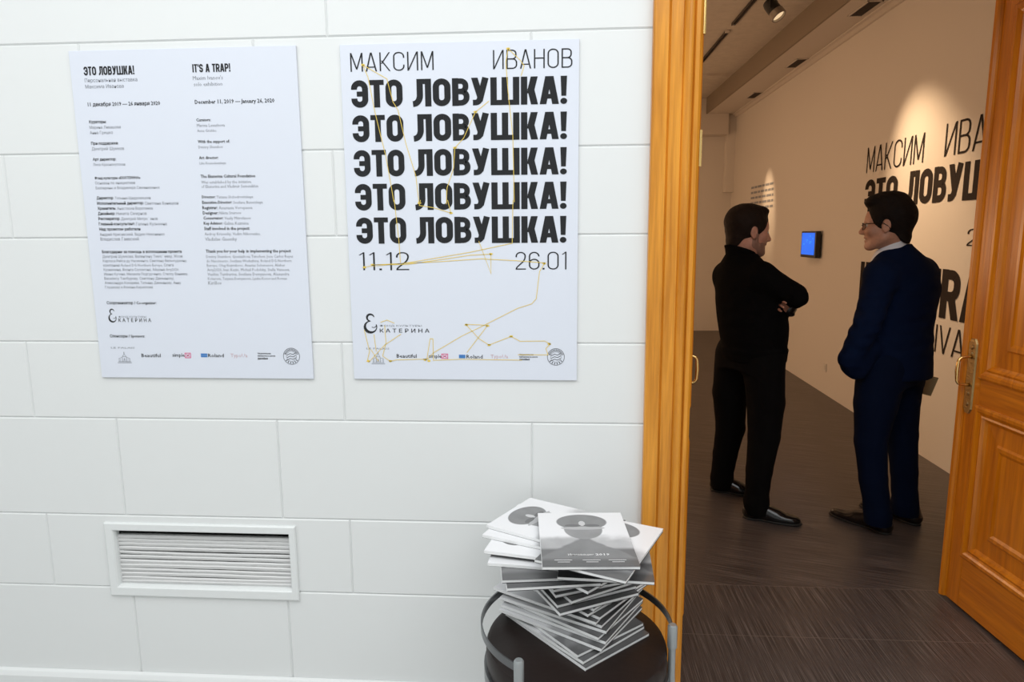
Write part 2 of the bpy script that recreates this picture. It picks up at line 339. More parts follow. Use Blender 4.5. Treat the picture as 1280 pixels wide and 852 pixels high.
def set_line(mb, text, s, gap, x0, x1, z0, z1, place, out=(0, -1, 0)):
    """strokes lie a hair's breadth over one another so that none is coplanar with its neighbour"""
    polys, wd = line_polys(text, s, gap)
    for i, poly in enumerate(polys):
        e = (i % 7) * 0.00006
        pts = [place(x0 + p[0] / wd * (x1 - x0), z0 + p[1] * (z1 - z0)) for p in poly]
        pts = [(p[0] + out[0] * e, p[1] + out[1] * e, p[2]) for p in pts]
        mb.add(pts, [tuple(range(len(pts)))])
_txt = {}
def small_text(mb, body, x0, x1, zc, bold, place, size=None):
    """tiny running text: builtin typeface, fitted to a width, added to mb"""
    cu = bpy.data.curves.new('t', 'FONT'); cu.body = body; cu.size = 1.0; cu.resolution_u = 1
    cu.offset = {0: 0.0, 1: 0.018, 2: 0.016, 3: 0.008, 4: 0.0, 5: 0.0}[bold]
    ob = bpy.data.objects.new('t', cu); COL.objects.link(ob)
    me = bpy.data.meshes.new_from_object(ob.evaluated_get(bpy.context.evaluated_depsgraph_get()))
    vs = [v.co for v in me.vertices]; lo = min(v.x for v in vs); hi = max(v.x for v in vs)
    k = (x1 - x0) / (hi - lo); kz = size if size else min(k * 1.08, 0.0165)
    mb.add([place(x0 + (v.x - lo) * k, zc + (v.y - 0.34) * kz) for v in vs], [tuple(p.vertices) for p in me.polygons])
    bpy.data.objects.remove(ob); bpy.data.curves.remove(cu); bpy.data.meshes.remove(me)

# running text of the posters: (text, left x, right x, height, weight)
TEXT_INFO = [('Персональная выставка', -1.4252, -1.2604, 2.0624, 0), ('Максима Иванова', -1.4253, -1.3047, 2.0444, 0), ('11 декабря 2019 — 26 января 2020', -1.4232, -1.1956, 1.993, 2), ('Кураторы:', -1.4245, -1.3699, 1.942, 1), ('Марина Левашова', -1.4249, -1.326, 1.9258, 0), ('Анна Гришко', -1.4254, -1.3523, 1.9101, 0), ('При поддержке:', -1.425, -1.3383, 1.8787, 1), ('Дмитрий Шумков', -1.4248, -1.3215, 1.8626, 0), ('Арт директор:', -1.425, -1.3501, 1.8313, 1), ('Лика Краснокутская', -1.4254, -1.323, 1.8156, 0), ('Фонд культуры «ЕКАТЕРИНА»', -1.4245, -1.2784, 1.7752, 1), ('Основан по инициативе', -1.4248, -1.2965, 1.7602, 0), ('Екатерины и Владимира Семенихиных', -1.4245, -1.2194, 1.7453, 0), ("Maxim Ivanov's", -1.088, -0.9958, 2.0624, 0), ('solo exhibition', -1.0864, -0.9984, 2.0447, 0), ('December 11, 2019 — January 26, 2020', -1.0874, -0.8426, 1.994, 2), ('Curators:', -1.0875, -1.0421, 1.9421, 1), ('Marina Levashova', -1.0869, -0.9999, 1.9261, 0), ('Anna Grishko', -1.0869, -1.0271, 1.9106, 0), ('With the support of:', -1.0876, -0.9879, 1.8788, 1), ('Dmitry Shumkov', -1.087, -1.0108, 1.8631, 0), ('Art director:', -1.0877, -1.027, 1.8315, 1), ('Lika Krasnokutskaya', -1.0871, -1.0044, 1.8154, 0), ('The Ekaterina Cultural Foundation', -1.0871, -0.916, 1.7763, 1), ('Was established by the initiative', -1.0866, -0.9297, 1.7591, 0), ('of Ekaterina and Vladimir Semenikhin', -1.0871, -0.9087, 1.7459, 0), ('Директор:', -1.4249, -1.3696, 1.7151, 1), ('Татьяна Щедровицкая', -1.366, -1.2517, 1.7142, 0), ('Исполнительный директор:', -1.4251, -1.2748, 1.6989, 1), ('Светлана Бунецкая', -1.2712, -1.1646, 1.6976, 0), ('Хранитель:', -1.4253, -1.3655, 1.6836, 1), ('Анастасия Воропаева', -1.3619, -1.2474, 1.6827, 0), ('Дизайнер:', -1.4255, -1.3701, 1.6678, 1), ('Никита Смирнов', -1.3664, -1.2684, 1.6671, 0), ('Реставратор:', -1.4258, -1.3556, 1.6519, 1), ('Дмитрий Митрофанов', -1.352, -1.2344, 1.6511, 0), ('Главный консультант:', -1.426, -1.3092, 1.6358, 1), ('Галина Кузьмина', -1.3055, -1.2069, 1.6349, 0), ('Director:', -1.0879, -1.0451, 1.7151, 1), ('Tatiana Shchedrovitskaya', -1.0416, -0.9268, 1.7143, 0), ('Executive Director:', -1.0885, -0.9938, 1.6986, 1), ('Svetlana Bunetskaya', -0.9902, -0.8975, 1.6977, 0), ('Registrar:', -1.0891, -1.0405, 1.6826, 1), ('Anastasia Voropaeva', -1.037, -0.9311, 1.6818, 0), ('Designer:', -1.0889, -1.0403, 1.6669, 1), ('Nikita Smirnov', -1.0367, -0.9677, 1.6664, 0), ('Conservator:', -1.0887, -1.0251, 1.6512, 1), ('Vasily Mitrofanov', -1.0215, -0.9382, 1.6505, 0), ('Key Advisor:', -1.0886, -1.0284, 1.6354, 1), ('Galina Kuzmina', -1.0248, -0.9464, 1.6349, 0), ('Над проектом работали', -1.4262, -1.2932, 1.6198, 1), ('Андрей Крисевский, Вадим Никоненко', -1.4264, -1.217, 1.6036, 0), ('Владислав Гаевский', -1.4258, -1.3012, 1.5893, 0), ('Благодарим за помощь в воплощении проекта', -1.4247, -1.1665, 1.5499, 1), ('Дмитрия Шумкова, Валентину Тимофееву, Жозе', -1.4248, -1.1649, 1.5352, 0), ('Карлоса Рейса ду Насименто, Светлану Вельмуджину,', -1.425, -1.1515, 1.5215, 0), ('компанию Roland DG Northern Europe, Олега', -1.4252, -1.1963, 1.5079, 0), ('Куземкина, Яхонта Соломона, Айшана Arty2020,', -1.4254, -1.1793, 1.4941, 0), ('Ивана Кучина, Михаила Подгурченко, Стеллу Ванееву,', -1.4256, -1.1513, 1.4804, 0), ('Василису Тамбурову, Светлану Демьянову,', -1.4258, -1.1977, 1.4666, 0), ('Александра Кокарева, Татьяну Демьянову, Анну', -1.426, -1.177, 1.4528, 0), ('Глушкову и Романа Кириллова', -1.4261, -1.27, 1.4391, 0), ('Staff involved in the project:', -1.0884, -0.9439, 1.6194, 1), ('Andrey Krisevsky, Vadim Nikonenko,', -1.0883, -0.9109, 1.6028, 0), ('Vladislav Gaevsky', -1.0881, -0.9869, 1.5872, 0), ('Thank you for your help in implementing the project', -1.0889, -0.8182, 1.5502, 1), ('Dmitry Shumkov, Quetzaltona Timofeev, Jose Carlos Reyes', -1.0888, -0.8127, 1.5336, 0), ('do Nascimento, Svetlana Wuduzhina, Roland DG Northern', -1.0888, -0.8185, 1.52, 0), ('Europe, Oleg Kuzmikovo, Anastas Solomenov, Alisher', -1.0888, -0.8393, 1.5064, 0), ('Arty2020, Ivan Kuzin, Michail Podolsky, Stella Vaneeva,', -1.0888, -0.8251, 1.4927, 0), ('Vasilisa Tamburina, Svetlana Demyanova, Alexandra', -1.0888, -0.8281, 1.4791, 0), ('Kokareva, Tatyana Demyanova, Lyuba Kotov and Roman', -1.0888, -0.836, 1.4654, 0), ('Kirillov', -1.0888, -1.0459, 1.4519, 0), ('Соорганизатор / Co-organizer:', -1.426, -1.2627, 1.3895, 1), ('Спонсоры / Sponsors:', -1.4266, -1.3105, 1.2834, 1), ('К А Т Е Р И Н А', -1.3929, -1.2849, 1.3341, 3), ('ФОНД КУЛЬТУРЫ', -1.3918, -1.3002, 1.3449, 4), ('LE PALAIS', -1.4268, -1.3478, 1.2453, 4), ('Beautiful', -1.3277, -1.264, 1.2209, 3), ('simple', -1.225, -1.1848, 1.2228, 3), ('Roland', -1.1077, -1.0559, 1.2219, 3), ('TypoUa', -1.0338, -0.9786, 1.2223, 5), ('Национальная', -0.9451, -0.9027, 1.2292, 1), ('библиотека и школа', -0.9457, -0.8886, 1.2213, 1), ('дизайна', -0.9462, -0.9132, 1.2132, 1)]
TEXT_POSTER = [('К А Т Е Р И Н А', -0.5502, -0.3944, 1.3026, 3), ('ФОНД КУЛЬТУРЫ', -0.5496, -0.418, 1.3181, 4), ('LE PALAIS', -0.5948, -0.522, 1.2462, 4), ('Beautiful', -0.4997, -0.4369, 1.2234, 3), ('simple', -0.3985, -0.3588, 1.2233, 3), ('Roland', -0.2806, -0.23, 1.2222, 3), ('TypoUa', -0.2052, -0.1514, 1.2232, 5), ('Национальная', -0.1166, -0.0732, 1.2295, 1), ('библиотека и школа', -0.1167, -0.0603, 1.2222, 1), ('дизайна', -0.1167, -0.0848, 1.2148, 1)]
YELLOW = [[(-0.571, 2.088), (-0.557, 2.054), (-0.54, 1.955), (-0.518, 1.855), (-0.512, 1.829), (-0.492, 1.694)], [(-0.571, 2.088), (-0.501, 2.048), (-0.485, 1.983), (-0.471, 1.96), (-0.45, 1.862), (-0.423, 1.769), (-0.416, 1.693)], [(-0.201, 1.98), (-0.241, 1.95), (-0.258, 1.916), (-0.277, 1.877), (-0.304, 1.849), (-0.309, 1.791), (-0.33, 1.733), (-0.333, 1.686)], [(-0.144, 2.123), (-0.151, 2.087), (-0.145, 2.004), (-0.132, 1.88), (-0.129, 1.69)], [(-0.144, 2.123), (-0.11, 2.092), (-0.098, 2.075), (-0.107, 2.048)], [(-0.491, 1.7), (-0.481, 1.584), (-0.478, 1.512)], [(-0.133, 1.696), (-0.136, 1.569), (-0.263, 1.543), (-0.456, 1.512), (-0.598, 1.498), (-0.557, 1.506), (-0.457, 1.507), (-0.264, 1.534), (-0.201, 1.537), (-0.201, 1.478), (-0.237, 1.576)], [(-0.564, 1.506), (-0.357, 1.515), (-0.231, 1.523), (-0.126, 1.517), (-0.038, 1.51), (-0.054, 1.484), (-0.064, 1.402), (-0.078, 1.386), (-0.12, 1.373), (-0.227, 1.319), (-0.295, 1.286), (-0.383, 1.234), (-0.411, 1.207), (-0.404, 1.217), (-0.393, 1.278), (-0.384, 1.278), (-0.384, 1.21), (-0.296, 1.214), (-0.108, 1.212)], [(-0.214, 1.319), (-0.227, 1.321), (-0.281, 1.323), (-0.241, 1.279), (-0.21, 1.259), (-0.141, 1.286), (-0.114, 1.271), (-0.038, 1.272), (-0.021, 1.263), (-0.035, 1.249), (-0.028, 1.229), (-0.121, 1.229)], [(-0.214, 1.319), (-0.279, 1.235)], [(-0.599, 1.305), (-0.585, 1.237), (-0.593, 1.209)], [(-0.569, 1.291), (-0.564, 1.237)], [(-0.534, 1.319), (-0.532, 1.264), (-0.544, 1.223), (-0.521, 1.206), (-0.5, 1.211), (-0.398, 1.214)], [(-0.484, 1.292), (-0.536, 1.258), (-0.59, 1.202)], [(-0.547, 1.329), (-0.526, 1.336), (-0.503, 1.326)], [(-0.411, 1.699), (-0.415, 1.683), (-0.372, 1.676), (-0.32, 1.66), (-0.329, 1.698)], [(-0.581, 1.244), (-0.558, 1.206)]]
# ------------------------------------------------------------------ the setting
def struct(o, label=None, cat=None):
    o['kind'] = 'structure'
    if label: o['label'] = label; o['category'] = cat
    return o
ZC_F, ZC_G = 3.30, 3.60           # foyer and gallery ceilings
XL, XR = -3.4, 3.4                # foyer side walls
YB = -4.6                         # foyer back
CX0, CX1 = 0.267, 0.405           # left casing, outer and inner edge
OX1 = 1.79                        # right side of the doorway
GXW = lambda y: 2.555 + 0.0195 * y
GL, GY = -2.2, 9.15               # gallery left wall, far wall
ZD = 2.62                         # doorway height

# wall_front: painted blockwork, every block a bevelled face, with a pocket for the vent
def block(mb, x0, x1, z0, z1, hole=None):
    g, d = 0.0045, 0.005
    a, b, c, e = x0 + g, x1 - g, z0 + g, z1 - g
    o = [(x0, d, z0), (x1, d, z0), (x1, d, z1), (x0, d, z1)]; i = [(a, 0, c), (b, 0, c), (b, 0, e), (a, 0, e)]
    for k in range(4): mb.quad(o[k], o[(k + 1) % 4], i[(k + 1) % 4], i[k])
    if hole is None: mb.quad(*i)
    else:
        hx0, hx1, hz0, hz1 = hole; xs = [a, hx0, hx1, b]; zs = [c, hz0, hz1, e]
        for m in range(3):
            for n in range(3):
                if (m, n) != (1, 1): mb.quad((xs[m], 0, zs[n]), (xs[m + 1], 0, zs[n]), (xs[m + 1], 0, zs[n + 1]), (xs[m], 0, zs[n + 1]))
        D = 0.12
        for p, q in (((hx0, hz0), (hx1, hz0)), ((hx1, hz0), (hx1, hz1)), ((hx1, hz1), (hx0, hz1)), ((hx0, hz1), (hx0, hz0))):
            mb.quad((p[0], 0, p[1]), (q[0], 0, q[1]), (q[0], D, q[1]), (p[0], D, p[1]))
        mb.quad((hx0, D, hz0), (hx1, D, hz0), (hx1, D, hz1), (hx0, D, hz1))
HOLE = (-1.485, -0.881, 0.424, 0.624)
zs = [0.0, 0.417, 0.676, 1.010, 1.263, 1.593, 1.849, 2.171, 2.427, 2.755, 3.01, ZC_F]
tall = [XL, -2.78, -2.26, -1.44, -0.90, -0.078, CX1 - 0.02]; short = [XL, -2.77, -1.72, -0.676, CX1 - 0.02]
mb = MB()
for r in range(len(zs) - 1):
    row = tall if r % 2 == 0 else short
    for k in range(len(row) - 1):
        h = HOLE if (r == 1 and row[k] < -1.5 < row[k + 1]) else None
        block(mb, row[k], row[k + 1], zs[r], zs[r + 1], h)
mb.quad((XL, 0.15, 0), (CX1 - 0.02, 0.15, 0), (CX1 - 0.02, 0.15, ZC_G), (XL, 0.15, ZC_G))
mb.quad((CX1 - 0.02, 0.005, 0), (CX1 - 0.02, 0.15, 0), (CX1 - 0.02, 0.15, ZC_G), (CX1 - 0.02, 0.005, ZC_G))
mb.quad((XL, 0.005, ZC_F), (CX1 - 0.02, 0.005, ZC_F), (CX1 - 0.02, 0.15, ZC_G), (XL, 0.15, ZC_G))
struct(mb.build('wall_front', 'paint'), 'white painted blockwork wall left of the doorway', 'wall')
wf = bpy.data.objects['wall_front']
mb = MB(); mb.box(OX1 + 0.02, XR, 0.0, 0.15, 0, ZC_G); mb.box(CX1 - 0.02, OX1 + 0.02, 0.0, 0.15, ZD + 0.02, ZC_G)
struct(mb.build('wall_front.001', 'paint'), 'white wall above and to the right of the doorway', 'wall')
struct(MB().box(XL - 0.1, XL, YB, 0.15, 0, ZC_F).build('wall_left', 'paint'), 'white side wall of the foyer on the left', 'wall')
struct(MB().box(XR, XR + 0.1, YB, 0.15, 0, ZC_F).build('wall_right', 'paint'), 'white side wall of the foyer on the right', 'wall')
struct(MB().box(XL - 0.1, XR + 0.1, YB - 0.1, YB, 0, ZC_F).build('wall_back', 'paint'), 'white wall behind the viewer', 'wall')
struct(MB().box(XL - 0.1, XR + 0.1, YB - 0.1, 0.0, ZC_F, ZC_F + 0.1).build('ceiling', 'ceil'), 'white foyer ceiling', 'ceiling')
struct(MB().box(XL - 0.1, XR + 0.1, YB - 0.1, 0.06, -0.1, 0.0).build('floor', 'ffloor'), 'pale stone foyer floor in front of the block wall', 'floor')
# skirting ledge
mb = MB(); mb.prism([(0.0, 0.0), (-0.022, 0.0), (-0.022, 0.085), (-0.014, 0.101), (0.0, 0.104)], 0, XL, CX0 - 0.002)
struct(mb.build('baseboard_front', 'skirting', bevel=0.003), 'white skirting ledge along the foot of the block wall', 'baseboard')

# gallery
struct(MB().box(GL - 0.1, 3.6, 0.06, GY + 0.1, -0.1, 0.0).build('floor.001', 'floor'), 'dark streaked wooden floor of the gallery', 'floor')
mb = MB(); mb.add([(GXW(0.15), 0.15, 0), (GXW(GY), GY, 0), (GXW(GY), GY, ZC_G), (GXW(0.15), 0.15, ZC_G), (GXW(0.15) + .1, 0.15, 0), (GXW(GY) + .1, GY, 0), (GXW(GY) + .1, GY, ZC_G), (GXW(0.15) + .1, 0.15, ZC_G)],
  [(0, 1, 2, 3), (7, 6, 5, 4), (0, 3, 7, 4), (1, 5, 6, 2), (3, 2, 6, 7), (0, 4, 5, 1)])
struct(mb.build('wall_right.001', 'gallery'), 'warm lit gallery wall carrying the big black exhibition title', 'wall')
struct(MB().box(GL - 0.1, 3.0, GY, GY + 0.1, 0, ZC_G).build('wall_back.001', 'gallery'), 'far end wall of the gallery', 'wall')
struct(MB().box(GL - 0.1, GL, 0.15, GY, 0, ZC_G).build('wall_left.001', 'gallery'), 'left wall of the gallery behind the block wall', 'wall')
struct(MB().box(GL - 0.1, 3.0, 0.15, GY + 0.1, ZC_G, ZC_G + 0.1).build('ceiling.001', 'gceil'), 'brownish gallery ceiling', 'ceiling')
mb = MB(); mb.box(2.27, 2.80, 0.15, GY, 3.37, ZC_G)
struct(MB().box(2.25, 2.27, 0.15, GY, 3.365, ZC_G).build('trim_6', 'fascia'), 'vertical edge of the lowered ceiling strip, shade painted into its colour', 'fascia')  # added strip, darkened because the soffit's edge lies in shade
struct(mb.build('trim_1', 'gsoffit'), 'lowered ceiling strip along the gallery wall', 'soffit')
mb = MB(); mb.add([(x, y, z) for y in (0.15, GY) for (x, z) in ((GXW(y) - 0.065, 3.37), (GXW(y) - 0.060, 3.358), (GXW(y) - 0.035, 3.352), (GXW(y) - 0.018, 3.325), (GXW(y), 3.318), (GXW(y), 3.37))],
  [(i, (i + 1) % 6, (i + 1) % 6 + 6, i + 6) for i in range(6)] + [(0, 5, 4, 3, 2, 1), (6, 7, 8, 9, 10, 11)])
struct(mb.build('trim_2', 'gsoffit', bevel=0.004), 'cornice where the gallery wall meets the lowered strip', 'cornice')
struct(MB().box(GL, 2.60, 8.9, GY, 3.06, ZC_G).build('trim_3', 'gsoffit', bevel=0.01), 'shallow bulkhead across the far end wall', 'bulkhead')
struct(MB().box(2.60, 2.745, 9.0, GY, 2.2, 3.37).build('trim_4', 'gallery', bevel=0.008), 'boxed pipe casing in the far corner of the gallery', 'pipe casing')
for (y, ln, gx) in ((3.96, 0.36, 2.47), (5.77, 0.36, 2.54), (7.50, 0.36, 2.58)):
    lab = {3.96: 'dark air grille in the lowered ceiling strip, nearest of the three in view', 5.77: 'dark air grille in the lowered ceiling strip, middle of the three in view', 7.50: 'small dark air grille in the lowered ceiling strip, farthest of the three in view'}[y]
    e = empty('air_grille', (gx, y, 3.369)); tag(e, lab, 'air grille', 'air grilles in the lowered ceiling strip')
    MB().box(-0.05, 0.05, -ln / 2, ln / 2, -0.004, 0.0).build('backing', 'void', e)
    f = MB()
    for a in ((-0.06, -0.048, -ln / 2 - .012, ln / 2 + .012), (0.048, 0.06, -ln / 2 - .012, ln / 2 + .012), (-0.06, 0.06, -ln / 2 - .012, -ln / 2), (-0.06, 0.06, ln / 2, ln / 2 + .012)): f.box(*a, -0.008, 0.0)
    f.build('grille_frame', 'gsoffit', e)
    s = MB()
    for k in range(6): s.box(-0.045 + k * 0.017, -0.040 + k * 0.017, -ln / 2, ln / 2, -0.010, -0.003)
    s.build('louvre', 'darkslot', e)
# lighting tracks
for (y0, y1, lab) in ((1.2, 5.1, 'dark lighting track in the gallery ceiling holding the black spot lamp'), (5.35, 8.8, 'dark lighting track in the gallery ceiling, far length')):
    e = empty('lighting_track', (1.70, (y0 + y1) / 2, ZC_G - 0.001)); tag(e, lab, 'lighting track', 'ceiling lighting tracks')
    h = (y1 - y0) / 2; m = MB(); m.box(-0.018, -0.011, -h, h, -0.022, 0); m.box(0.011, 0.018, -h, h, -0.022, 0); m.box(-0.011, 0.011, -h, h, -0.006, 0)
    m.build('rail', 'darkslot', e); MB().box(-0.02, 0.02, -h - 0.03, -h, -0.024, 0).build('end_cap', 'gsoffit', e); MB().box(-0.02, 0.02, h, h + 0.03, -0.024, 0).build('end_cap', 'gsoffit', e)

# ------------------------------------------------------------------ doorway: oak casing and two open leaves
def casing_profile(x0, x1, sgn):
    """plan outline of the architrave, moulded bands between outer and inner edge"""
    W = x1 - x0; f = lambda t, y: (x0 + W * t if sgn > 0 else x1 - W * t, y)
    pts = [f(0, 0.0), f(0, -0.022), f(0.03, -0.027), f(.30, -.030), f(.335, -.020), f(.36, -.024), f(.60, -.024), f(.625, -.018), f(.65, -.022)]
    pts += [f(.66 + .17 * k / 6, -.022 - .011 * math.sin(math.pi * k / 6)) for k in range(1, 6)]
    pts += [f(.835, -.018), f(.86, -.026), f(.94, -.026), f(1.0, -.016), f(1.0, 0.15), f(.86, .15), f(.86, 0.0)]
    return pts
cas = empty('trim_5', (0, 0, 0)); struct(cas, 'orange varnished oak door casing around the gallery doorway', 'door casing')
MB().prism(casing_profile(CX0, CX1, 1), 2, 0.0, ZD).build('jamb', 'wood_v', cas)
MB().prism(casing_profile(OX1, OX1 + .138, -1), 2, 0.0, ZD).build('jamb', 'wood_v', cas)
W = CX1 - CX0
hp = [(y, ZD + .138 * (1 - t)) for t, y in ((0, 0), (0, -.022), (.03, -.027), (.3, -.03), (.335, -.02), (.36, -.024), (.6, -.024), (.66, -.022), (.75, -.032), (.835, -.018), (.86, -.026), (.94, -.026), (1, -.016), (1, .15), (.86, .15), (.86, 0))]
MB().prism(hp, 0, CX0, OX1 + .138).build('head', 'wood_x', cas)

def leaf(name, loc, rz, sg, label):
    """panelled oak door leaf: hinge at the origin, free edge along local +x; sg=+1 shows its moulded face on local +y"""
    L, T, Ht = 0.70, 0.045, 2.56
    e = empty(name, loc, rz); struct(e, label, 'door')
    Y = lambda y: y * sg
    def bx(m, x0, x1, y0, y1, z0, z1): a, b = sorted((Y(y0), Y(y1))); return m.box(x0, x1, a, b, z0, z1)
    PX0, PX1 = 0.09, 0.602
    panels = ((0.246, 0.880), (1.014, 2.42))
    s = MB(); bx(s, PX1, L, -T, 0, 0.012, Ht); s.build('stile', 'door_v', e, bevel=0.002)
    s = MB(); bx(s, 0, PX0, -T, 0, 0.012, Ht); s.build('stile', 'door_v', e, bevel=0.002)
    for z0, z1 in ((0.012, 0.246), (0.88, 1.014), (2.42, Ht)):
        s = MB(); bx(s, PX0, PX1, -T, 0, z0, z1); s.build('rail', 'door_x', e, bevel=0.002)
    for z0, z1 in panels:
        pm = MB(); mm = MB()
        # stepped moulding frame: rounded bead proud of the stile, then a cove down to the field
        prof = [(0.0, 0.0), (0.0, 0.006), (0.008, 0.010), (0.020, 0.010), (0.028, 0.005), (0.036, 0.002), (0.044, 0.004), (0.052, -0.006), (0.062, -0.014)]
        def ring(m, i0, y0, i1, y1):
            a = [(PX0 + i0, z0 + i0), (PX1 - i0, z0 + i0), (PX1 - i0, z1 - i0), (PX0 + i0, z1 - i0)]
            b = [(PX0 + i1, z0 + i1), (PX1 - i1, z0 + i1), (PX1 - i1, z1 - i1), (PX0 + i1, z1 - i1)]
            for k in range(4):
                p, q, r, t = a[k], a[(k + 1) % 4], b[(k + 1) % 4], b[k]
                m.quad((p[0], Y(y0), p[1]), (q[0], Y(y0), q[1]), (r[0], Y(y1), r[1]), (t[0], Y(y1), t[1]))
        for k in range(len(prof) - 1): ring(mm, prof[k][0] - .012, prof[k][1], prof[k + 1][0] - .012, prof[k + 1][1])
        mm.build('panel_moulding', 'door_v', e)
        ring(pm, 0.050, -0.014, 0.118, -0.010); ring(pm, .118, -.010, .126, -.001); ring(pm, .126, -.001, .140, -.001); ring(pm, .140, -.001, .152, -.006)
        pm.quad((PX0 + .152, Y(-.006), z0 + .152), (PX1 - .152, Y(-.006), z0 + .152), (PX1 - .152, Y(-.006), z1 - .152), (PX0 + .152, Y(-.006), z1 - .152))
        a = [(PX0, z0), (PX1, z0), (PX1, z1), (PX0, z1)]
        pm.quad(*[(p[0], Y(-T + .012), p[1]) for p in a])
        for k in range(4): p, q = a[k], a[(k + 1) % 4]; pm.quad((p[0], Y(-T + .012), p[1]), (q[0], Y(-T + .012), q[1]), (q[0], Y(-.014), q[1]), (p[0], Y(-.014), p[1]))
        pm.build('panel', 'door_v', e)
    # astragal along the free edge
    ast = [(L - .014, 0.0), (L - .012, .008), (L - .004, .016), (L + .008, .018), (L + .018, .012), (L + .022, .002), (L + .022, -.012), (L, -.012), (L, 0)]
    m = MB(); m.prism([(p[0], Y(p[1])) for p in ast], 2, 0.012, Ht); m.build('astragal', 'door_v', e)
    # pull handle on a long aged plate
    pl = MB(); out = []
    x0, x1, za, zb = 0.637, 0.688, 0.845, 1.158
    out = [(x0, za + .02), (x0 + .012, za), (x1 - .012, za), (x1, za + .02), (x1, zb - .02), (x1 - .012, zb), (x0 + .012, zb), (x0, zb - .02)]
    n = len(out); pl.add([(p[0], Y(0.0), p[1]) for p in out] + [(p[0] + (.004 if p[0] < .66 else -.004), Y(0.006 if sg > 0 else 0.003), p[1]) for p in out], [tuple(range(n, 2 * n))] + [(i, (i + 1) % n, (i + 1) % n + n, i + n) for i in range(n)])
    for zc, r in ((zb - .035, .012), (za + .04, .011), (za + .085, .008), (zb - .06, .007)) if sg > 0 else ():
        pl.add([(.6625 + r * math.cos(k * .5236) * (1 - .5 * j), Y(.006 + .004 * j), zc + r * math.sin(k * .5236) * (1 - .5 * j)) for j in (0, 1) for k in range(12)], [tuple(range(12, 24))] + [(k, (k + 1) % 12, (k + 1) % 12 + 12, k + 12) for k in range(12)])
    hp_ = pl.build('handle_plate', 'brass_old', e)
    cx, zt, zl, o = .6625, 1.082, .966, (.058 if sg > 0 else .066)
    path = [(cx, Y(.004), zt), (cx, Y(.022), zt + .001)] + [(cx, Y(o - .022 + .022 * math.sin(t)), zt - .022 + .022 * math.cos(t)) for t in (0.35, .7, 1.05, 1.4)]
    path += [(cx, Y(o + .002), (zt + zl) / 2)] + [(cx, Y(o - .022 + .022 * math.sin(t)), zl + .022 - .022 * math.cos(t)) for t in (1.4, 1.05, .7, .35)] + [(cx, Y(.022), zl - .001), (cx, Y(.004), zl)]
    rr = [.0085, .0065, .0055, .0058, .006, .0065, .0082, .0065, .006, .0058, .0055, .0065, .0085]
    MB().tube(path, rr, 14).build('pull_handle', 'brass', hp_, smooth=True)
    # hinge leaves on the hinge edge
    for z in (1.80, 2.19):
        m = MB(); m.box(-.0015, 0.0005, min(Y(-.030), Y(-.012)), max(Y(-.030), Y(-.012)), z, z + .11)
        m.tube([(-.004, Y(0.004), z), (-.004, Y(.004), z + .11)], .006, 10); m.build('hinge', 'brass', e)
    return e
leaf('door_1', (1.752, 0.15, 0.0), math.radians(93.66), 1, 'right oak door leaf standing open into the gallery, panelled, brass pull')
leaf('door_2', (0.437, 0.152, 0.0), math.radians(82.5), -1, 'left oak door leaf standing open, seen almost edge on behind the casing with its pull showing')
# ------------------------------------------------------------------ lettering on the gallery wall (black vinyl)
def onwall(y, z):
    """wall point on the sight line that meets the nominal plane x = 2.62 at (y, z)"""
    k = (2.555 - 0.0195 * 2.0746) / (2.62 - 0.0195 * (y + 2.0746))
    Y = k * (y + 2.0746) - 2.0746; return (k * 2.62 - 0.0025, Y, 1.6 + k * (z - 1.6))
wall_pl = lambda a, z: onwall(-a, z)           # a runs towards the viewer: a = -y
wt = empty('wall_lettering', onwall(3.0, 1.3)); tag(wt, 'giant black exhibition title lettering stuck on the warm lit gallery wall', 'wall lettering')
def wl(name, rows):
    for text, s, gap, y0, y1, z0, z1 in rows:
        mb = MB(); set_line(mb, text, s, gap, -y0, -y1, z0, z1, wall_pl, (-1, 0, 0))
        o = mb.build(name, 'vinyl'); o.parent = wt; o.matrix_parent_inverse = Matrix.Translation(-Vector(wt.location))
wl('name_word', [('МАКСИМ', .066, .11, 4.07, 3.155, 2.078, 2.288), ('ИВАНОВ', .066, .11, 2.885, 1.95, 2.088, 2.305)])
wl('title_word', [('ЭТО', .21, .06, 4.065, 3.50, 1.785, 2.02), ('ЛОВУШКА!', .21, .06, 3.36, 1.92, 1.785, 2.03)])
wl('date_word', [('11.12', .066, .12, 4.045, 3.47, 1.497, 1.60), ('26.01', .066, .12, 2.53, 1.95, 1.497, 1.605)])
wl('english_title_word', [("IT'S", .21, .07, 4.04, 3.47, 1.0, 1.335), ('A', .21, .07, 3.32, 3.05, 1.0, 1.335), ('TRAP!', .21, .055, 2.985, 1.95, 1.005, 1.337)])
wl('english_name_word', [('MAXIM'.replace('M', 'М'), .055, .11, 4.03, 3.2, .768, .955), ('IVA', .066, .10, 2.79, 2.45, .765, .955), ('НOВ'.replace('Н', 'И').replace('В', 'V'), .055, .10, 2.39, 1.95, .765, .955)])
# far text panel: rows of small lettering too fine to read from the doorway
tp = MB(); random.seed(7)
for i in range(5):
    z = 2.175 - 0.068 * i; y = 7.58
    while y > 6.62:
        ln = random.uniform(.10, .2); y1 = max(6.6, y - ln)
        tp.add([wall_pl(-y, z - .014), wall_pl(-y1, z - .014), wall_pl(-y1, z + .014), wall_pl(-y, z + .014)], [(0, 1, 2, 3)]); y = y1 - .03
tag(tp.build('wall_caption', 'grey'), 'rows of small grey caption text on the gallery wall past the man in black', 'wall caption')

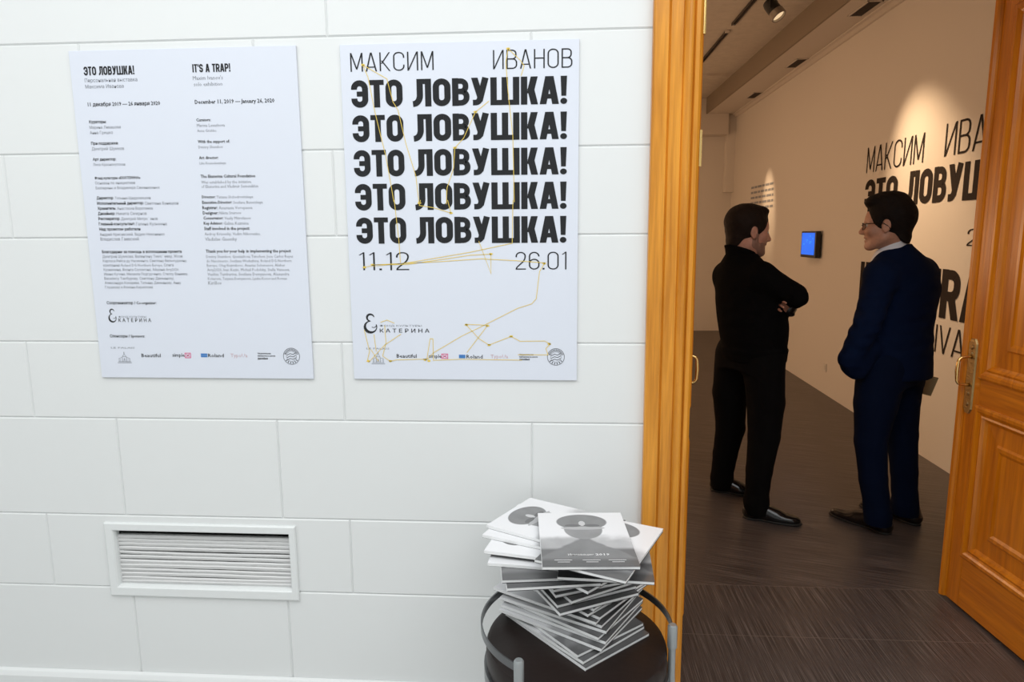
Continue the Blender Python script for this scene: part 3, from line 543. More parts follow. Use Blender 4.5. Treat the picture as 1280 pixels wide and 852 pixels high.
# ------------------------------------------------------------------ posters
def poster(name, x0, x1, z0, z1, label):
    e = empty(name, ((x0 + x1) / 2, 0, z0)); tag(e, label, 'poster', None)
    m = MB().box(x0, x1, -0.007, -0.001, z0, z1); o = m.build('board', 'board', e, bevel=0.001); o.matrix_parent_inverse = Matrix.Translation(-Vector(e.location))
    return e
def part(mb, name, m, e):
    o = mb.build(name, m, e); o.matrix_parent_inverse = Matrix.Translation(-Vector(e.location)); return o
fl = lambda x, z: (x, -0.0076, z)
fl2 = lambda x, z: (x, -0.0081, z)
def logos(e, E, palace, box, blue, seal):
    """the sponsor row: monogram, fountain drawing, small coloured marks, round seal"""
    m = MB(); x0, z0, x1, z1 = E; w = x1 - x0; h = z0 - z1           # z0 is the top
    P = lambda u, v: (x0 + u * w, z1 + v * h)
    def calli(pts, ws):
        pts = fillet(pts, 9)
        n = len(pts)
        for i in range(n - 1):
            a, b = Vector(P(*pts[i])), Vector(P(*pts[i + 1])); d = (b - a)
            if d.length < 1e-6: continue
            d.normalize(); nn = Vector((-d.y, d.x)); wa = w * ws(i / (n - 1)) / 2; wb = w * ws((i + 1) / (n - 1)) / 2
            m.add([fl(*(a + nn * wa)), fl(*(b + nn * wb)), fl(*(b - nn * wb)), fl(*(a - nn * wa))], [(0, 1, 2, 3)])
    arc = lambda cx, cy, rx, ry, a0, a1: [(cx + rx * math.cos(math.radians(a0 + (a1 - a0) * k / 24)), cy + ry * math.sin(math.radians(a0 + (a1 - a0) * k / 24))) for k in range(25)]
    up_ = arc(.50, .80, .28, .18, 10, 270); lo = arc(.50, .32, .47, .30, 95, 385)
    for seg, f in ((up_, lambda t: .06 + .10 * math.sin(math.pi * t)), (lo, lambda t: .07 + .16 * math.sin(math.pi * min(1, t * 1.15)) ** 2), (arc(.72, .42, .22, .14, 230, 350), lambda t: .05)):
        n = len(seg)
        for i in range(n - 1):
            a, b = Vector(P(*seg[i])), Vector(P(*seg[i + 1])); d = (b - a).normalized(); nn = Vector((-d.y, d.x)); wa = w * f(i / (n - 1)) / 2; wb = w * f((i + 1) / (n - 1)) / 2
            m.add([fl(*(a + nn * wa)), fl(*(b + nn * wb)), fl(*(b - nn * wb)), fl(*(a - nn * wa))], [(0, 1, 2, 3)])
    part(m, 'monogram', 'ink', e)
    m = MB(); x0, zt, x1, zb = palace; w = x1 - x0; h = zt - zb
    def ln(pts, wd): 
        for q in stroke([(x0 + u * w, zb + v * h) for u, v in pts], wd): m.add([fl(*p) for p in q], [(0, 1, 2, 3)])
    ln([(0, .02), (1, .02)], .0016); ln([(.05, .12), (.95, .12)], .0011); ln([(.12, .12), (.12, .42), (.34, .50)], .0011); ln([(.88, .12), (.88, .42), (.66, .50)], .0011)
    ln([(.34, .12), (.36, .58), (.64, .58), (.66, .12)], .0012); ln([(.36, .58), (.5, .80), (.64, .58)], .0011); ln([(.5, .80), (.5, 1.0)], .0022)
    for k in range(5): ln([(.2 + .15 * k, .14), (.2 + .15 * k, .38)], .0008)
    ln([(.42, .14), (.5, .42), (.58, .14)], .001); part(m, 'fountain_drawing', 'grey', e)
    m = MB(); x0, zt, x1, zb = box
    for q in stroke([(x0, zb), (x1, zb), (x1, zt), (x0, zt)], .0022, True): m.add([fl(*p) for p in q], [(0, 1, 2, 3)])
    for q in stroke([(x0 + .003, zb + .003), (x1 - .003, zt - .003)], .0022) + stroke([(x0 + .003, zt - .003), (x1 - .003, zb + .003)], .0022): m.add([fl(*p) for p in q], [(0, 1, 2, 3)])
    part(m, 'pink_box_mark', 'pink', e)
    x0, zt, x1, zb = blue; m = MB()
    for a, b in ((0, .30), (.36, .64), (.70, 1)): m.add([fl(x0, zb + (zt - zb) * a), fl(x1, zb + (zt - zb) * a), fl(x1, zb + (zt - zb) * b), fl(x0, zb + (zt - zb) * b)], [(0, 1, 2, 3)])
    part(m, 'blue_block_mark', 'blue', e)
    x0, zt, x1, zb = seal; cx, cz, r = (x0 + x1) / 2, (zt + zb) / 2, (x1 - x0) / 2; m = MB()
    circ = lambda rr, n=40: [(cx + rr * math.cos(k * 2 * math.pi / n), cz + rr * math.sin(k * 2 * math.pi / n)) for k in range(n)]
    for rr, wd in ((r, .0014), (r * .62, .0008)):
        for q in stroke(circ(rr), wd, True): m.add([fl(*p) for p in q], [(0, 1, 2, 3)])
    for k in range(16):                                             # ring lettering strokes and the cup-like swash in the middle
        a = math.radians(20 + k * 9.5 if k < 15 else 160)
        for q in stroke([(cx + r * .70 * math.cos(a), cz + r * .70 * math.sin(a)), (cx + r * .92 * math.cos(a), cz + r * .92 * math.sin(a))], .0017): m.add([fl(*p) for p in q], [(0, 1, 2, 3)])
    for k in range(6):
        a = math.radians(218 + k * 21)
        for q in stroke([(cx + r * .70 * math.cos(a), cz + r * .70 * math.sin(a)), (cx + r * .92 * math.cos(a), cz + r * .92 * math.sin(a))], .0026): m.add([fl(*p) for p in q], [(0, 1, 2, 3)])
    for dz in (-.35, -.05, .25):
        for q in stroke([(cx - r * .55, cz + r * (dz - .12)), (cx - r * .15, cz + r * (dz + .08)), (cx + r * .2, cz + r * (dz - .03)), (cx + r * .55, cz + r * (dz + .18))], .0018): m.add([fl(*p) for p in q], [(0, 1, 2, 3)])
    part(m, 'round_seal', 'ink2', e)
def text_block(e, table):
    a, b, c = MB(), MB(), MB()
    for t, x0, x1, z, bold in table:
        small_text({0: b, 4: b, 5: c}.get(bold, a), t, x0, x1, z, bold, fl, {4: .0075, 3: None}.get(bold))
    part(a, 'heading_text', 'ink', e); part(b, 'running_text', 'grey', e)
    if c.v: part(c, 'pale_logo_text', 'rose', e)

info = poster('information_poster', -1.468, -0.769, 1.148, 2.148, 'white information board with two columns of small Russian and English text')
m = MB(); set_line(m, 'ЭТО ЛОВУШКА!', .2, .07, -1.4256, -1.2677, 2.0768, 2.1020, fl); part(m, 'title_text', 'ink', info)
m = MB(); set_line(m, "IT'S A TRAP!", .2, .07, -1.0871, -.971, 2.0783, 2.1016, fl); part(m, 'title_text', 'ink', info)
text_block(info, TEXT_INFO)
logos(info, (-1.424, 1.370, -1.399, 1.328), (-1.409, 1.232, -1.362, 1.196), (-1.183, 1.229, -1.165, 1.214), (-1.131, 1.228, -1.110, 1.216), (-.862, 1.248, -.810, 1.193))

post = poster('title_poster', -0.638, 0.0605, 1.149, 2.146, 'white exhibition poster repeating a bold black title five times under yellow lines')
for z0, z1, x0 in ((1.968, 2.0455, -.609), (1.8695, 1.9465, -.6095), (1.769, 1.8465, -.610), (1.6695, 1.748, -.6105), (1.570, 1.6485, -.611)):
    W_ = .0257 - x0
    for wrd, a, b in (('ЭТО', 0, .2415), ('ЛОВУШКА!', .289, 1.0)):
        m = MB(); set_line(m, wrd, .215, .055, x0 + W_ * a, x0 + W_ * b, z0, z1, fl); part(m, 'title_text', 'ink', post)
for nm, tx, gp, x0, x1, z0, z1 in (('name_text', 'МАКСИМ', .13, -.608, -.3616, 2.0696, 2.1218), ('name_text', 'ИВАНОВ', .13, -.1881, .0407, 2.0676, 2.1204), ('date_text', '11.12', .16, -.6071, -.4516, 1.4897, 1.5442), ('date_text', '26.01', .14, -.1261, .0267, 1.49, 1.543)):
    m = MB(); set_line(m, tx, .062, gp, x0, x1, z0, z1, fl); part(m, nm, 'ink', post)
text_block(post, TEXT_POSTER)
logos(post, (-.598, 1.355, -.558, 1.296), (-.580, 1.237, -.537, 1.197), (-.358, 1.230, -.339, 1.216), (-.304, 1.228, -.284, 1.217), (-.030, 1.249, .022, 1.196))
m = MB()
for l in YELLOW:
    for q in stroke(l, .0017): m.add([fl2(*p) for p in q], [(0, 1, 2, 3)])
for (x, z) in ((-.571, 2.088), (-.144, 2.123), (-.241, 1.95), (-.304, 1.849), (-.59, 1.499), (-.565, 1.506), (-.201, 1.537), (-.214, 1.319), (-.279, 1.322), (-.21, 1.259), (-.141, 1.286), (-.411, 1.212), (-.398, 1.208), (-.52, 1.207), (-.59, 1.207), (-.415, 1.69), (-.32, 1.66), (-.04, 1.508), (-.024, 1.263)):
    m.add([fl2(x + .0045 * math.cos(k * 1.047 + x * 40) * (1 + .6 * ((k + 1) % 2)), z + .0035 * math.sin(k * 1.047 + x * 40)) for k in range(6)], [tuple(range(6))])
part(m, 'yellow_line_drawing', 'yellow', post)

# ------------------------------------------------------------------ vent in the wall
ve = empty('wall_vent', (-1.186, 0, 0.39)); tag(ve, 'white framed vent low in the block wall with uneven white slats', 'vent')
def vp(mb, name, m, par=ve, **k):
    o = mb.build(name, m, par, **k); o.matrix_parent_inverse = Matrix.Translation(-Vector(ve.location)); return o
m = MB(); X0, X1, Z0, Z1 = -1.515, -.858, .389, .651; IX0, IX1, IZ0, IZ1 = -1.482, -.884, .427, .621
prof = [(0.0, 0.0), (0.0, -.007), (.12, -.010), (.80, -.010), (.92, -.006), (1.0, .002), (1.0, .020)]
for k in range(len(prof) - 1):
    (a, ya), (b, yb) = prof[k], prof[k + 1]
    ra = [(X0 + (IX0 - X0) * a, Z0 + (IZ0 - Z0) * a), (X1 + (IX1 - X1) * a, Z0 + (IZ0 - Z0) * a), (X1 + (IX1 - X1) * a, Z1 + (IZ1 - Z1) * a), (X0 + (IX0 - X0) * a, Z1 + (IZ1 - Z1) * a)]
    rb = [(X0 + (IX0 - X0) * b, Z0 + (IZ0 - Z0) * b), (X1 + (IX1 - X1) * b, Z0 + (IZ0 - Z0) * b), (X1 + (IX1 - X1) * b, Z1 + (IZ1 - Z1) * b), (X0 + (IX0 - X0) * b, Z1 + (IZ1 - Z1) * b)]
    for i in range(4): j = (i + 1) % 4; m.quad((ra[i][0], ya, ra[i][1]), (ra[j][0], ya, ra[j][1]), (rb[j][0], yb, rb[j][1]), (rb[i][0], yb, rb[i][1]))
vp(m, 'vent_frame', 'vent', bevel=.001)
m = MB(); a0, a1, c0, c1 = IX0 - .002, IX1 + .002, IZ0 - .002, IZ1 + .002
for p, q in (((a0, c0), (a1, c0)), ((a1, c0), (a1, c1)), ((a1, c1), (a0, c1)), ((a0, c1), (a0, c0))): m.quad((p[0], .022, p[1]), (q[0], .022, q[1]), (q[0], .117, q[1]), (p[0], .117, p[1]))
m.quad((a0, .117, c0), (a1, .117, c0), (a1, .117, c1), (a0, .117, c1)); vp(m, 'shade_liner', 'void')  # added liner, black so the gaps between slats look shaded
random.seed(11)
# slat tops and heights from the bottom up: (z at left, z at right, height, sag)
slats = [(.4335, .4330, .012, .001), (.4470, .4460, .012, -.002), (.4610, .4590, .013, .001), (.4760, .4735, .011, .000), (.4905, .4890, .014, .002), (.5060, .5050, .013, -.001), (.5225, .5200, .012, .001), (.5385, .5365, .010, -.003), (.5535, .5530, .013, .000), (.5680, .5675, .012, .001), (.5815, .5810, .012, -.001), (.5945, .5940, .012, .000)]
for (zl, zr, hh, sg) in slats:
    m = MB(); n = 14; vs = []
    for i in range(n + 1):
        t = i / n; x = IX0 + .0 + (IX1 - IX0) * t; z = zl + (zr - zl) * t + sg * math.sin(math.pi * t) + random.uniform(-.0006, .0006)
        vs += [(x, .012, z - hh / 2), (x, .009, z + hh * .2), (x, .014, z + hh / 2), (x, .030, z + hh / 2 - .001), (x, .030, z + hh / 2 - .004), (x, .016, z - hh / 2 + .001)]
    fs = [(6 * i + k, 6 * i + (k + 1) % 6, 6 * i + 6 + (k + 1) % 6, 6 * i + 6 + k) for i in range(n) for k in range(6)] + [(0, 1, 2, 3, 4, 5), tuple(6 * n + k for k in (5, 4, 3, 2, 1, 0))]
    m.add(vs, fs); vp(m, 'slat', 'slat')

# ------------------------------------------------------------------ monitor, socket, spot lamps in the gallery
sc_y = 5.235
e = empty('wall_monitor', (GXW(sc_y), sc_y, 1.46)); tag(e, 'small black monitor on the gallery wall showing a bright blue picture', 'monitor')
# local -x faces the room
MB().box(-.074, -.022, -.205, .205, -.135, .135, .006).build('housing', 'plastic', e)
MB().box(-.022, -.001, -.09, .09, -.08, .08, .004).build('wall_bracket', 'plastic', e)
MB().box(-.076, -.0735, -.180, .183, -.105, .118).build('screen', 'screen', e)
m = MB(); random.seed(3)
for k in range(7): y = random.uniform(-.15, .13); z = random.uniform(-.08, .08); m.box(-.0772, -.0758, y, y + random.uniform(.02, .07), z, z + .012)
m.build('screen_picture', 'screenline', e)
e = empty('wall_socket', (GXW(4.74), 4.74, .265)); tag(e, 'small pale wall socket low on the gallery wall between the two men', 'socket')
MB().box(-.010, 0, -.04, .04, -.04, .04, .003).build('plate', 'plug', e); MB().box(-.016, -.009, -.022, .022, -.022, .022, .002).build('socket_face', 'plug', e)

def spot_lamp(loc, target, power, size, label, blend=0.6):
    """track spot: adapter, yoke arm, can with a pale front ring and glowing lens, plus the light it gives"""
    e = empty('spot_lamp', (loc[0], loc[1], ZC_G - .023)); tag(e, label, 'spot lamp', 'track spot lamps')
    drop = ZC_G - .023 - loc[2]
    MB().box(-.018, .018, -.06, .06, -.03, -.001, .004).build('track_adapter', 'lamp', e)
    d = (Vector(target) - Vector(loc)).normalized(); q = d.to_track_quat('-Z', 'Y').to_matrix().to_4x4()
    MB().tube([(0, 0, -.028), (0, 0, -drop + .075)], .008, 10).build('stem', 'lamp', e)
    side = Vector(q.col[0][:3]); m = MB()
    for s in (-1, 1): m.tube([(0, 0, -drop + .078), tuple(Vector((0, 0, -drop + .07)) + side * .066 * s), tuple(Vector((0, 0, -drop)) + side * .066 * s)], .006, 8)
    m.build('yoke', 'lamp', e)
    can = MB().lathe([(.030, .085), (.046, .075), (.052, .05), (.054, -.03), (.050, -.032), (.048, .02)], 28).build('can', 'lamp', e, smooth=True, angle=.6)
    ring = MB().lathe([(.053, -.028), (.060, -.034), (.060, -.082), (.055, -.088), (.050, -.084), (.049, -.04)], 28).build('front_ring', 'lampring', can, smooth=True, angle=.6)
    gl = MB().lathe([(.0485, -.060), (.0485, -.066)], 28).build('lens', 'bulb', can)
    can.matrix_local = Matrix.Translation((0, 0, -drop)) @ q
    tip = Vector(loc) + d * .10
    light('spot_light', 'SPOT', tip, target, power, WARM2, spot_size=size, spot_blend=blend, shadow_soft_size=.03)
WARM2 = (1.0, 0.70, 0.42)
spot_lamp((1.70, 3.80, 3.335), (2.61, 3.05, 1.72), 205, math.radians(50), 'black spot lamp with pale ring at the top, aimed at the big title', 1.0)
spot_lamp((1.70, 7.25, 3.335), (2.69, 7.02, 1.92), 120, math.radians(26), 'black track spot lamp far down the gallery, aimed at the caption text', 1.0)
# ------------------------------------------------------------------ round stool and the magazines on it
SX, SY, SZ = 0.052, -0.385, 0.530
st = empty('round_stool', (SX, SY, 0)); tag(st, 'round dark brown stool with grey legs and low rail, beside the door casing', 'stool')
MB().lathe([(0.05, SZ - .085), (.215, SZ - .085), (.234, SZ - .075), (.240, SZ - .06), (.240, SZ - .014), (.236, SZ - .004), (.226, SZ), (.05, SZ)], 72).build('seat', 'leather', st, smooth=True, angle=.7)
MB().lathe([(0.236, SZ - .100), (.246, SZ - .100), (.246, SZ - .066), (.236, SZ - .066)], 72).build('seat_band', 'strap', st, smooth=True, angle=.7)
RR, RZ = 0.2515, 0.585
legs_a = (236, 112, -9)
for i, a in enumerate(legs_a):
    x, y = RR * math.cos(math.radians(a)), RR * math.sin(math.radians(a)); k = 1.0
    m = MB(); m.tube([(x * 1.10, y * 1.10, .012), (x * 1.03, y * 1.03, .30), (x, y, .46), (x, y, .578)], .0095, 16); lg = m.build('leg', 'steel', st, smooth=True, angle=.7)
    MB().tube([(x, y, RZ - .050), (x, y, RZ + .008), (x, y, RZ + .013)], [.0125, .0125, .009], 18).build('leg_cap', 'steel', lg, smooth=True, angle=.7)
    MB().lathe([(.0135, 0.0), (.0135, .012), (.010, .02)], 16, (x * 1.10, y * 1.10, 0)).build('foot', 'rubber', lg)
    xi, yi = .228 * math.cos(math.radians(a)), .228 * math.sin(math.radians(a))
    MB().tube([(xi, yi, SZ - .08), (x, y, SZ - .08)], .007, 10).build('bracket', 'steel', lg)
m = MB(); n = 64; vs = []
for i in range(n + 1):
    a = math.radians(236 + (-9 - 236) * i / n); c, s_ = math.cos(a), math.sin(a)
    for r, z in ((RR - .002, RZ - .020), (RR + .002, RZ - .020), (RR + .002, RZ), (RR - .002, RZ)): vs.append((r * c, r * s_, z))
m.add(vs, [(4 * i + k, 4 * i + (k + 1) % 4, 4 * i + 4 + (k + 1) % 4, 4 * i + 4 + k) for i in range(n) for k in range(4)] + [(0, 1, 2, 3), (4 * n + 3, 4 * n + 2, 4 * n + 1, 4 * n)])
m.build('rail', 'strap', st, smooth=True, angle=.7)

MW, ML, MT = .238, .322, .0092
def make_magazine():
    e = empty('magazine')
    m = MB(); n = 6; h = MT - .0012
    m.box(-MW / 2 + .0012, MW / 2 - .0010, -ML / 2 + .001, ML / 2 - .001, .0009, .0008 + h - .0002, .0006); m.build('pages', 'paper', e)
    c = MB(); c.box(-MW / 2, MW / 2, -ML / 2, ML / 2, MT - .0007, MT - .0001); c.build('front_cover', 'cover', e)
    MB().box(-MW / 2, MW / 2, -ML / 2, ML / 2, .0001, .0008).build('back_cover', 'darkcover', e)
    MB().box(-MW / 2 - .0006, -MW / 2 + .0010, -ML / 2, ML / 2, .0009, MT - .0008).build('spine', 'paper', e)
    return e
def copy_tree(o):
    c = o.copy(); COL.objects.link(c)
    for ch in o.children:
        d = ch.copy(); COL.objects.link(d); d.parent = c
    return c
MAGS = [(0.053, -0.332, 42), (0.041, -0.321, 44), (0.041, -0.308, 40), (0.04, -0.306, 58), (0.045, -0.292, 60), (0.043, -0.284, 55), (0.041, -0.278, 62), (0.046, -0.262, 57), (0.022, -0.267, 60), (0.058, -0.250, 52), (0.048, -0.248, 46), (0.05, -0.240, 50),
        (0.039, -0.279, 28), (0.036, -0.258, 27), (0.052, -0.250, 33), (0.042, -0.244, 24), (0.043, -0.236, 22), (0.068, -0.232, 18), (0.074, -0.228, 20), (0.042, -0.286, 47), (-0.030, -0.318, 9), (-0.038, -0.299, 7),
        (-0.008, -0.300, 84), (0.130, -0.330, -3), (-0.011, -0.287, 78), (-0.012, -0.243, 68), (0.0, -0.225, 61), (0.120, -0.370, -24), (0.075, -0.357, 3.5)]
ORD = ['lowest', 'second', 'third', 'fourth', 'fifth', 'sixth', 'seventh', 'eighth', 'ninth', 'tenth', 'eleventh', 'twelfth', 'thirteenth', 'fourteenth', 'fifteenth']
n = len(MAGS); SPECIAL = {0: 'lowest magazine of the pile, lying flat on the brown seat', n - 1: 'topmost magazine of the pile, its grey portrait cover in full view',
    n - 2: 'magazine just under the top one, its white and dark corner poking out to the right', n - 3: 'white cornered magazine third from the top, fanned out to the left', n - 4: 'white cornered magazine fourth from the top, fanned out to the left',
    n - 5: 'white cornered magazine fifth from the top, sticking out farthest left', n - 6: 'magazine sixth from the top, its pale front edge poking out to the right', n - 7: 'white magazine lowest of the four fanned out to the left',
    n - 8: 'upper of the two magazines showing dark cover strips at the left of the pile', n - 9: 'lower of the two magazines showing dark cover strips at the left of the pile', n - 10: 'magazine whose corner points at the viewer just under the dark cover strips'}
random.seed(5); first = make_magazine()
for i, (x, y, th) in enumerate(MAGS):
    o = first if i == 0 else copy_tree(first)
    o.location = (x, y, SZ + .0004 + i * (MT + .0001)); o.rotation_euler = (0, 0, math.radians(th))
    tag(o, SPECIAL.get(i) or (f'magazine {ORD[i]} from the bottom of the pile on the round stool' if i < 15 else f'magazine {ORD[n - i - 1]} from the top of the pile on the round stool'), 'magazine', 'magazines piled on the stool')
    top = o
# title lettering of the uppermost cover
m = MB(); pc = lambda x, y: (x, y, MT + .00015)
small_text(m, 'Инновация', -.052, .012, -.098, 0, pc, .0125); small_text(m, '2019', .017, .052, -.098, 2, pc, .0145)
for x in (-.066, 0.004, .068):
    for k in range(2): m.add([pc(x - .022 + .008 * k, -.128 - .010 * k), pc(x + .022 - .006 * k, -.128 - .010 * k), pc(x + .022 - .006 * k, -.126 - .010 * k), pc(x - .022 + .008 * k, -.126 - .010 * k)], [(0, 1, 2, 3)])
m.build('cover_title', 'whiteink', top)
# ------------------------------------------------------------------ people: smooth blended volumes meshed into continuous skins
def V3(*a): return np.array(a, dtype=np.float32)
def azdir(a): a = math.radians(a); return V3(math.sin(a), math.cos(a), 0)
def leftof(f): return V3(-f[1], f[0], 0)
class Vol:
    def __init__(s, lo, hi, h):
        s.lo = np.array(lo, np.float32); s.h = h; s.n = np.ceil((np.array(hi) - s.lo) / h).astype(int) + 1
        s.d = np.full(s.n, 0.2, np.float32)
    def box(s, lo, hi):
        a = np.clip(((np.array(lo) - s.lo) / s.h).astype(int), 0, s.n - 1); b = np.clip(((np.array(hi) - s.lo) / s.h).astype(int) + 2, 1, s.n)
        ax = [s.lo[i] + s.h * np.arange(a[i], b[i], dtype=np.float32) for i in range(3)]
        return tuple(slice(a[i], b[i]) for i in range(3)), (ax[0][:, None, None], ax[1][None, :, None], ax[2][None, None, :])
    def put(s, sl, e, k, sub=False):
        d = s.d[sl]
        if sub: e = -e; hh = np.maximum(k - np.abs(d - e), 0) / k; s.d[sl] = np.maximum(d, e) + hh * hh * k * .25
        else: hh = np.maximum(k - np.abs(d - e), 0) / k; s.d[sl] = np.minimum(d, e) - hh * hh * k * .25
    def rc(s, a, b, ra, rb, k=.02, sub=False):
        a, b = np.array(a, np.float32), np.array(b, np.float32); r = max(ra, rb) + .05
        sl, (X, Y, Z) = s.box(np.minimum(a, b) - r, np.maximum(a, b) + r); ba = b - a; L = float(ba @ ba) + 1e-9
        t = np.clip(((X - a[0]) * ba[0] + (Y - a[1]) * ba[1] + (Z - a[2]) * ba[2]) / L, 0, 1)
        e = np.sqrt((X - a[0] - t * ba[0]) ** 2 + (Y - a[1] - t * ba[1]) ** 2 + (Z - a[2] - t * ba[2]) ** 2) - (ra + (rb - ra) * t)
        s.put(sl, e, k, sub); return s
    def el(s, c, R, rad, k=.02, sub=False):
        c = np.array(c, np.float32); R = np.array(R, np.float32); r = max(rad) + .05; sl, (X, Y, Z) = s.box(c - r, c + r)
        P = [(X - c[0]) * R[0, i] + (Y - c[1]) * R[1, i] + (Z - c[2]) * R[2, i] for i in range(3)]
        k0 = np.sqrt(sum((P[i] / rad[i]) ** 2 for i in range(3))); k1 = np.sqrt(sum((P[i] / rad[i] ** 2) ** 2 for i in range(3))) + 1e-6
        s.put(sl, k0 * (k0 - 1) / k1, k, sub); return s
    def bx(s, c, R, half, k=.01, sub=False, rnd=.004):
        c = np.array(c, np.float32); R = np.array(R, np.float32); r = float(np.linalg.norm(half)) + .05; sl, (X, Y, Z) = s.box(c - r, c + r)
        q = [np.abs((X - c[0]) * R[0, i] + (Y - c[1]) * R[1, i] + (Z - c[2]) * R[2, i]) - half[i] + rnd for i in range(3)]
        e = np.sqrt(sum(np.maximum(v, 0) ** 2 for v in q)) + np.minimum(np.maximum(np.maximum(q[0], q[1]), q[2]), 0) - rnd
        s.put(sl, e, k, sub); return s
    def loft(s, secs, k=.02, grow=0.0):
        """stack of ellipses: (z, cx, cy, r along facing, r across, azimuth)"""
        secs = sorted(secs); zz = [q[0] for q in secs]; A = np.array(secs, np.float32)
        c = A[:, 1:3].mean(0); r = A[:, 3:5].max() + .12
        sl, (X, Y, Z) = s.box((c[0] - r, c[1] - r, zz[0] - .05), (c[0] + r, c[1] + r, zz[-1] + .05))
        z = Z.ravel()
        def ip(col):
            # smooth (Catmull-Rom like) interpolation
            t = np.interp(z, zz, A[:, col]); 
            tl = np.interp(z - .015, zz, A[:, col]); tr = np.interp(z + .015, zz, A[:, col]); return ((t + tl + tr) / 3)[None, None, :]
        f = np.radians(ip(5)); fx, fy = np.sin(f), np.cos(f); dx, dy = X - ip(1), Y - ip(2)
        u = dx * fx + dy * fy; v = -dx * fy + dy * fx; ru, rv = ip(3) + grow, ip(4) + grow
        k0 = np.sqrt((u / ru) ** 2 + (v / rv) ** 2); k1 = np.sqrt((u / ru ** 2) ** 2 + (v / rv ** 2) ** 2) + 1e-6
        e = np.maximum(k0 * (k0 - 1) / k1, np.maximum(zz[0] - Z, Z - zz[-1]))
        s.put(sl, e, k); return s
    def wrinkle(s, c, r, amp, dirs):
        """shallow cloth folds near c: a few crossing waves fading out with distance"""
        c = np.array(c, np.float32); sl, (X, Y, Z) = s.box(c - r, c + r)
        amp = amp * .55; g = np.clip(1 - ((X - c[0]) ** 2 + (Y - c[1]) ** 2 + (Z - c[2]) ** 2) / r ** 2, 0, 1) ** 2
        w_ = 0
        for (kx, ky, kz, ph) in dirs: w_ = w_ + np.sin(kx * X + ky * Y + kz * Z + ph + 1.3 * np.sin(17 * X + 23 * Y - 11 * Z + ph))
        s.d[sl] += g * w_ * amp / len(dirs); return s
    def cut(s, n_, off):
        """keep only the side where n.p < off"""
        X = (s.lo[0] + s.h * np.arange(s.n[0]))[:, None, None]; Y = (s.lo[1] + s.h * np.arange(s.n[1]))[None, :, None]; Z = (s.lo[2] + s.h * np.arange(s.n[2]))[None, None, :]
        s.d = np.maximum(s.d, (n_[0] * X + n_[1] * Y + n_[2] * Z - off).astype(np.float32)); return s
    def mesh(s, name, m, parent=None):
        d = s.d; d[0] = d[-1] = .2; d[:, 0] = d[:, -1] = .2; d[:, :, 0] = d[:, :, -1] = .2
        neg = d < 0; c = [slice(0, -1), slice(1, None)]
        al = np.ones(np.array(d.shape) - 1, bool); an = np.zeros_like(al)
        for i in (0, 1):
            for j in (0, 1):
                for k in (0, 1): q = neg[c[i], c[j], c[k]]; al &= q; an |= q
        I = np.argwhere(an & ~al); idm = np.full(al.shape, -1, np.int32); idm[I[:, 0], I[:, 1], I[:, 2]] = np.arange(len(I))
        acc = np.zeros((len(I), 3)); cnt = np.zeros(len(I))
        val = lambda o: d[I[:, 0] + o[0], I[:, 1] + o[1], I[:, 2] + o[2]]
        for ax in range(3):
            oth = [q for q in range(3) if q != ax]
            for p in (0, 1):
                for q in (0, 1):
                    o0 = [0, 0, 0]; o0[oth[0]] = p; o0[oth[1]] = q; o1 = list(o0); o1[ax] = 1
                    a, b = val(o0), val(o1); x = (a < 0) != (b < 0); t = np.where(x, a / np.where(x, a - b, 1), 0)
                    P = np.tile(np.array(o0, float), (len(I), 1)); P[:, ax] = t; acc[x] += P[x]; cnt[x] += 1
        verts = (I + acc / cnt[:, None]) * s.h + s.lo
        faces = []
        for ax in range(3):
            o = [q for q in range(3) if q != ax]; sa = [slice(None)] * 3; sb = [slice(None)] * 3; sa[ax] = slice(0, -1); sb[ax] = slice(1, None)
            A, B = neg[tuple(sa)], neg[tuple(sb)]; E = np.argwhere(A != B); E = E[(E[:, o[0]] > 0) & (E[:, o[1]] > 0)]
            s0 = A[E[:, 0], E[:, 1], E[:, 2]]
            def cell(da, db): Q = E.copy(); Q[:, o[0]] += da; Q[:, o[1]] += db; return idm[Q[:, 0], Q[:, 1], Q[:, 2]]
            F = np.stack([cell(-1, -1), cell(0, -1), cell(0, 0), cell(-1, 0)], 1); flip = s0 if ax == 1 else ~s0
            F[flip] = F[flip][:, ::-1]; faces.append(F)
        F = np.concatenate(faces); F = F[(F >= 0).all(1)]
        # one light smoothing pass
        for _ in range(2):
            sm = np.zeros_like(verts); ct = np.zeros(len(verts))
            for a, b in ((0, 1), (1, 2), (2, 3), (3, 0)):
                np.add.at(sm, F[:, a], verts[F[:, b]]); np.add.at(sm, F[:, b], verts[F[:, a]]); np.add.at(ct, F[:, a], 1); np.add.at(ct, F[:, b], 1)
            verts = verts * .5 + .5 * sm / np.maximum(ct, 1)[:, None]
        me = bpy.data.meshes.new(name); me.vertices.add(len(verts)); me.vertices.foreach_set('co', verts.astype(np.float32).ravel())
        me.loops.add(len(F) * 4); me.loops.foreach_set('vertex_index', F.astype(np.int32).ravel()); me.polygons.add(len(F)); me.polygons.foreach_set('loop_start', np.arange(0, len(F) * 4, 4, dtype=np.int32))
        me.update(calc_edges=True); me.validate(); me.polygons.foreach_set('use_smooth', np.ones(len(me.polygons), bool))
        return link(name, me, m, parent)

